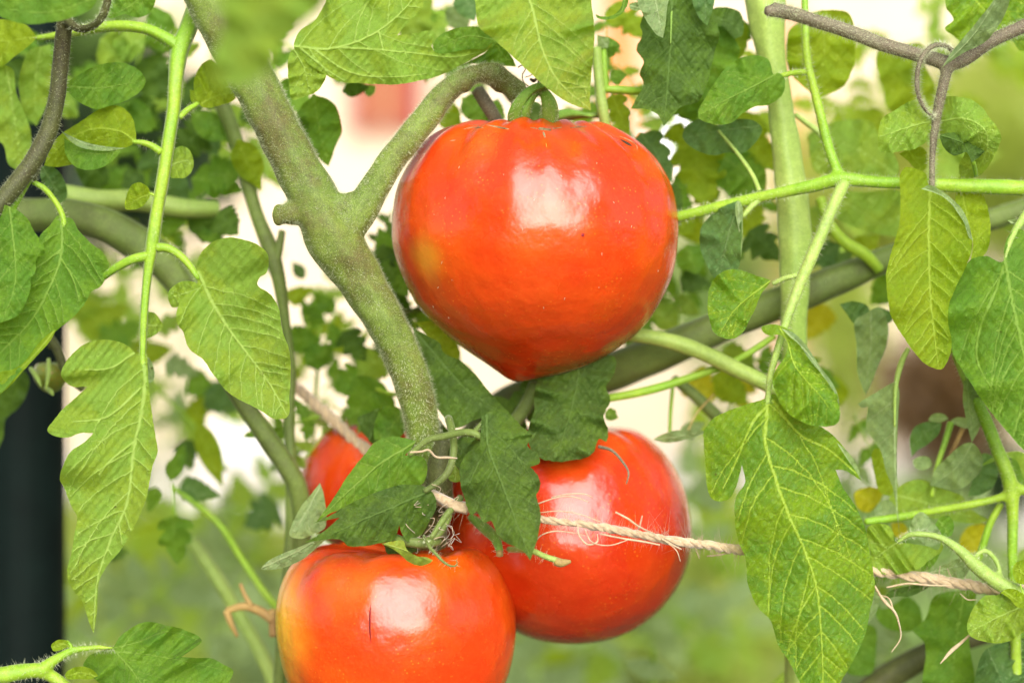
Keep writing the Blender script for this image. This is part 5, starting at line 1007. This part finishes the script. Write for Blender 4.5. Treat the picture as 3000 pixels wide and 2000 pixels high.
leaf(E_, [(2068,400),(2079,385),(2104,388),(2125,398),(2135,430),(2163,450),(2198,482),(2222,517),(2233,566),(2222,605),(2200,650),(2180,700),(2178,740),(2186,790),(2177,828),(2163,847),(2146,846),(2121,832),(2093,800),(2072,769),(2047,727),(2037,667),(2035,632),(2047,580),(2066,510),(2068,450)],
     [(2136,432),(2133,560),(2137,680),(2147,780),(2155,842)], -.6, -1.5, 'yellow', 'V', dm=-1.5, nside=9, fold=.3, bulge=.07, sp=2.8, up=1)
leaf(E_, [(1562,1240),(1620,1215),(1700,1255),(1790,1325),(1850,1400),(1880,1480),(1905,1580),(1880,1560),(1850,1470),(1800,1390),(1720,1300),(1640,1262)], [(1570,1235),(1750,1320),(1890,1560)], -1.1, -1.6, 'pale', 'C', nside=0, tert=False, sp=2.7)
leaf(E_, [(1815,1160),(1880,1180),(1940,1220),(1985,1310),(2015,1430),(2020,1540),(2000,1640),(1950,1700),(1890,1700),(1905,1600),(1870,1480),(1800,1380),(1790,1280)], [(1815,1165),(1850,1350),(1930,1690)], .3, .1, 'yellow', 'C', nside=6, sp=3)
stalk(E_, [(1905, 1060, -.8, 30), (1915, 1100, -.4, 32), (1925, 1150, 0, 26)], 'green', 'C', name='leaf_stalk')
# big leaf at the right edge
fused(E_, [[(2366, 480, -.6, 24), (2348, 505, -.8, 22), (2332, 530, -1, 19), (2318, 560, -1.2, 15), (2308, 600, -1.3, 11)]], SM['pale'], 'leaf_stalk', .0006, hairs=100)
leaf(E_, [(2110,250),(2090,262),(1990,224),(1900,242),(1840,310),(1790,400),(1752,500),(1740,600),(1745,700),(1770,850),(1820,950),(1880,1040),(1950,1150),(2050,1280),(2150,1400),(2240,1500),(2330,1580),(2450,1400),(2480,900),(2450,400),(2330,150),(2240,60),(2200,45),(2140,90),(2108,190)],
     [(2110,230),(2150,450),(2200,700),(2265,1000),(2335,1560)], -1.3, -2.6, 'mid', 'F', dm=-2.3, nside=11, fold=.3, bulge=.07, sp=2.9, ang=40, extra=[[(2105,290),(2040,480),(1950,700),(1930,900),(2100,1200)]])
leaf(E_, [(2130,-10),(2200,-20),(2300,0),(2400,30),(2400,130),(2250,60),(2170,20)], [(2140,0),(2380,80)], -.6, -.6, 'pale', 'F', nside=2, tert=False, sp=3)
stalk(E_, [(1780, 862, .9, 40), (1815, 950, .9, 38), (1850, 1035, .9, 40)], 'pale', 'F', name='leaf_stalk')

# ------------------------------------------------------------------ lower right plant
Z = thing('tomato_plant', 'tomato plant at lower right with pale downy shoots around the twine', 'plant', P(2330, 784, 2) - Vector((0, 0, CAM_H)))
fused(Z, [[(2190, 800, 1.4, 22), (2225, 880, 1.3, 27), (2262, 960, 1.2, 30), (2290, 1030, 1.2, 32), (2320, 1110, 1.2, 36), (2326, 1180, 1.2, 28), (2325, 1290, 1.2, 24), (2330, 1400, 1.4, 24), (2335, 1600, 1.6, 28), (2340, 5600, 2, 44)],
          [(2318, 1135, 1.2, 22), (2280, 1147, 1.3, 20), (2230, 1158, 1.4, 21), (2150, 1172, 1.7, 20), (2080, 1185, 2.0, 22), (1985, 1198, 2.2, 20)], [(2320, 1110, 1.2, 24), (2360, 1128, 1.2, 24), (2420, 1130, 1.2, 24)]], SM['green'], 'stem', .00065, hairs=400)
stalk(Z, [(2300, 1155, 1.6, 16), (2275, 1200, 1.7, 17), (2255, 1260, 1.8, 17), (2240, 1300, 2, 15)], 'green')
fused(Z, [[(2060, 1246, -.4, 10), (2086, 1229, -.5, 15), (2114, 1226, -.6, 16), (2163, 1236, -.6, 18), (2208, 1267, -.6, 26), (2240, 1298, -.6, 34), (2280, 1330, -.6, 36), (2330, 1358, -.7, 38), (2400, 1400, -.7, 38)],
          [(2238, 1278, -.4, 13), (2261, 1264, -.4, 14), (2286, 1284, -.4, 14), (2300, 1322, -.5, 11)]], SM['pale'], 'stem', .0006, hairs=500, hl=.0012)
leaf(Z, [(2205,1500),(1880,1850),(1760,1880),(1600,1980),(1350,2040),(1280,1990),(1450,1950),(1600,1900),(1650,1830),(1780,1770),(1900,1740)], [(1900,1760),(1600,1930),(1300,2010)], .9, 1.2, 'dark', 'F', nside=0, tert=False) if False else None
leaf(Z, [(1590,845),(1720,790),(1840,750),(1880,800),(1850,870),(1700,860),(1620,870)], [(1600,850),(1850,790)], .8, .5, 'pale', 'I', nside=3, sp=3.2)
leaf(Z, [(1400,1000),(1330,1020),(1340,980),(1480,930),(1640,920),(1580,960),(1480,1000)], [(1600,930),(1350,1015)], 1.2, 1.2, 'dark', 'I', nside=2, tert=False, sp=4)
leaf(Z, [(1215,545),(1290,522),(1350,535),(1385,590),(1390,640),(1480,650),(1600,670),(1680,690),(1700,620),(1720,600),(1700,700),(1620,760),(1560,810),(1400,855),(1270,835),(1230,700)], [(1400,650),(1330,700),(1250,760)], .1, .6, 'light', 'I', nside=5, sp=3.2)
leaf(Z, [(1480,600),(1500,520),(1530,460),(1570,445),(1620,490),(1680,560),(1705,620),(1660,665),(1580,660),(1520,620)], [(1500,620),(1590,560),(1680,640)], .2, .5, 'pale', 'I', nside=3, sp=3.2)
leaf(Z, [(1650,560),(1680,490),(1740,470),(1775,510),(1770,590),(1740,610)], [(1680,500),(1750,600)], .6, .7, 'mid', 'I', nside=3, sp=4)
leaf(Z, [(1570,770),(1620,760),(1700,700),(1640,800),(1560,850)], [(1580,780),(1680,720)], .9, .9, 'mid', 'I', nside=2, tert=False, sp=4)
leaf(Z, [(1390,300),(1550,230),(1700,290),(1830,340),(1900,430),(2010,500),(1950,522),(1750,500),(1600,480),(1450,470),(1350,400)], [(1380,330),(1650,400),(1980,510)], 2.8, 3, 'light', 'I', nside=5, sp=4)
leaf(Z, [(1260,440),(1300,370),(1350,365),(1420,440),(1350,480),(1280,490)], [(1280,460),(1400,440)], 2.6, 2.8, 'pale', 'I', nside=2, tert=False, sp=5)
leaf(Z, [(1130,320),(1220,280),(1330,300),(1290,380),(1220,450),(1150,420)], [(1150,330),(1280,400)], 4, 4.2, 'gold', 'I', nside=3, sp=5)
leaf(Z, [(1365,520),(1440,515),(1480,560),(1440,620),(1390,600)], [(1370,530),(1460,600)], 3.6, 3.8, 'gold', 'I', nside=2, sp=5)
leaf(Z, [(1820,620),(1880,540),(1990,530),(1990,640),(1900,720),(1830,690)], [(1850,580),(1930,690)], 5, 5.2, 'gold', 'I', nside=3, sp=5)
leaf(Z, [(1620,270),(1650,180),(1700,120),(1890,-10),(1970,90),(1960,170),(1900,240),(1830,290),(1700,287)], [(1900,0),(1800,150),(1640,270)], 1.5, 2.2, 'pale', 'I', nside=5, sp=3.5, fold=.4)
leaf(Z, [(1970,60),(2060,100),(2050,260),(1960,330),(1870,345),(1900,240)], [(1980,80),(1920,330)], 2.4, 2.6, 'blue', 'I', nside=3, sp=5)
leaf(Z, [(1930,2010-1857),(2100,60),(2240,60),(2300,180),(2240,230),(2180,100)], [(2060,90),(2260,180)], 2, 2, 'light', 'I', nside=2, tert=False, sp=5)
leaf(Z, [(2110,130),(2240,90),(2330,200),(2330,290),(2180,300)], [(2120,130),(2320,270)], 3, 3, 'mid', 'I', nside=3, sp=5)
leaf(Z, [(1200,600),(1130,650),(1140,800),(1150,1000),(1200,1135),(1230,1080),(1290,930),(1342,800),(1345,650),(1290,560)], [(1235,580),(1235,800),(1202,1130)], 2.2, 2.8, 'pale', 'F', nside=6, sp=3.5, fold=.4)
leaf(Z, [(1030,540),(1130,520),(1220,560),(1200,680),(1130,670),(1080,610)], [(1040,545),(1190,660)], 2.6, 3, 'blue', 'F', nside=4, sp=4)
leaf(Z, [(1300,560),(1400,600),(1360,660),(1290,640)], [(1310,570),(1360,650)], 3, 3, 'blue', 'F', nside=2, sp=5)
leaf(Z, [(1400,1040),(1330,1080),(1280,1110),(1150,1190),(1170,1215),(1218,1212),(1205,1350),(1250,1430),(1300,1500),(1330,1620),(1380,1750),(1408,2137-200),(1430,2110),(1420,2000),(1410,1850),(1405,1500),(1415,1250),(1420,1100)], [(1400,1050),(1390,1400),(1415,2080)], .9, 1.8, 'pale', 'F', nside=6, sp=3.4, fold=.5)
stalk(Z, [(2086, 800, 1.2, 10), (2072, 828, 1.1, 13), (2060, 870, 1, 12), (2056, 905, .9, 9), (2055, 980, .95, 5)], 'pale', name='leaf_stalk')
leaf(Z, [(1850,1000),(1838,1150),(1860,1300),(1897,1445),(1950,1350),(1987,1220),(1930,1080)], [(1860,1010),(1880,1220),(1900,1435)], 1.0, 1.4, 'pale', 'F', nside=5, sp=3.4)
leaf(Z, [(1490,1420),(1520,1350),(1600,1310),(1700,1320),(1680,1390),(1620,1450),(1540,1500),(1500,1540)], [(1690,1325),(1580,1390),(1500,1480)], 2.6, 2.9, 'blue', 'F', nside=4, sp=5)
leaf(Z, [(1610,1300),(1640,1262),(1720,1262),(1745,1290),(1700,1312),(1640,1310)], [(1745,1290),(1620,1290)], 2.6, 2.6, 'pale', 'F', nside=0, tert=False, sp=5)
leaf(Z, [(1760,1300),(1800,1280),(1880,1300),(1870,1350),(1790,1330)], [(1765,1310),(1870,1330)], 2.6, 2.6, 'pale', 'F', nside=0, tert=False, sp=5)
stalk(Z, [(2184, 970, 2.6, 16), (2172, 1010, 2.6, 14), (2150, 1080, 2.5, 12), (2140, 1140, 2.5, 12)], 'green'); stalk(Z, [(2215, 975, 2.8, 11), (2190, 1030, 2.8, 10), (2160, 1090, 2.7, 9)], 'gold' if False else 'dry')
leaf(Z, [(1510,110),(1560,80),(1620,90),(1630,140),(1570,170),(1520,150)], [(1520,120),(1620,120)], 2.4, 2.4, 'pale', 'I', nside=0, tert=False, sp=5)
leaf(Z, [(1250,40),(1330,30),(1400,200),(1400,330),(1300,320),(1260,200)], [(1290,40),(1370,320)], 2.6, 2.8, 'yellow', 'I', nside=4, sp=5)
leaf(Z, [(1190,1050),(1230,950),(1290,980),(1270,1100),(1230,1170)], [(1250,960),(1235,1160)], 1.4, 1.4, 'pale', 'I', nside=2, sp=5)
leaf(Z, [(2130,1000),(2100,975),(2060,990),(1985,995),(1925,1050),(1885,1120),(1866,1200),(1880,1252),(1960,1290),(2060,1306),(2150,1290),(2240,1230),(2300,1180),(2300,1000),(2230,990)], [(2240,1060),(2080,1130),(1890,1230)], -.7, -1.2, 'light', 'I', nside=7, fold=.3, bulge=.09, sp=2.8)
leaf(Z, [(2085,975),(2120,952),(2190,955),(2250,1000),(2260,1080),(2200,1070),(2140,1010)], [(2100,960),(2240,1060)], -1.2, -1.3, 'yellow', 'I', nside=3, sp=3)
leaf(Z, [(2165,830),(2185,780),(2240,758),(2330,780),(2330,900),(2250,920),(2190,905)], [(2320,880),(2180,830)], -1.2, -1.2, 'yellow', 'I', nside=4, sp=3)
stalk(Z, [(2215, 915, -1.2, 10), (2225, 960, -1.2, 10), (2240, 1000, -1.2, 8)], 'green', 'I', name='leaf_stalk')
leaf(Z, [(1650,1000),(1800,960),(1930,960),(1910,1100),(1880,1250),(1900,1640),(1590,1640),(1585,1300),(1510,1220),(1590,1150)], [(1850,960),(1800,1250),(1760,1640)], 2.6, 3, 'mid', 'I', nside=6, sp=5)
leaf(Z, [(1900,1640),(1930,1480),(1985,1350),(2080,1310),(2200,1280),(2320,1270),(2320,1640)], [(2000,1340),(2120,1620)], 1.4, 1, 'blue', 'I', nside=5, sp=4, fold=.4)
leaf(Z, [(1240,1060),(1330,1080),(1480,1000),(1560,1080),(1560,1200),(1420,1230),(1300,1180)], [(1260,1080),(1540,1150)], 5, 5, 'mid', 'I', nside=3, sp=6)
leaf(Z, [(1180,1180),(1260,1200),(1270,1350),(1240,1500),(1150,1520),(1080,1500)], [(1220,1190),(1150,1510)], 5.5, 5.5, 'mid', 'I', nside=3, sp=6)
stalk(Z, [(1980, 1600, 6, 60), (2030, 1560, 6, 62), (2090, 1525, 6, 60), (2160, 1488, 6, 56), (2300, 1440, 6.5, 50)], 'brown')
stalk(Z, [(1760, 1590, 6, 16), (1810, 1545, 6, 18), (1850, 1520, 6, 14)], 'green')

# soft plant behind at bottom
Yp = thing('tomato_plant', 'blurred young tomato plant below the round tomatoes at the bottom', 'plant', (P(1500, 1500, 14).x, .14, 0))
for e in [(1440,1520,1560,1560,50,13,'pale','slim'),(1240,1440,1190,1540,90,30,'pale','lobed'),(1400,1500,1350,1590,100,32,'light','lobed'),(1600,1460,1680,1560,110,34,'light','lobed'),(1640,1250,1720,1330,110,30,'light','lobed'),(1600,1400,1680,1380,90,30,'pale','lobed'),(1600,1100,1660,1180,90,26,'pale','lobed')]: gl(Yp, *e, sp=9)
sprigs(Yp, [(180, 620, 1220, 1560, 30, 60, 10, ['light', 'pale', 'pale', 'yellow'], 180, 300, 180, 360), (1180, 1720, 1400, 1580, 30, 60, 10, ['light', 'pale', 'pale', 'yellow'], 180, 300, 180, 360), (1600, 1700, 1050, 1300, 30, 50, 4, ['light', 'yellow', 'pale'], 160, 240, 180, 360)])
stalk(Yp, [(1500, 1490, 13, 12), (1500, 1560, 14, 16), (1500, 4500, 14, 26)], 'green')
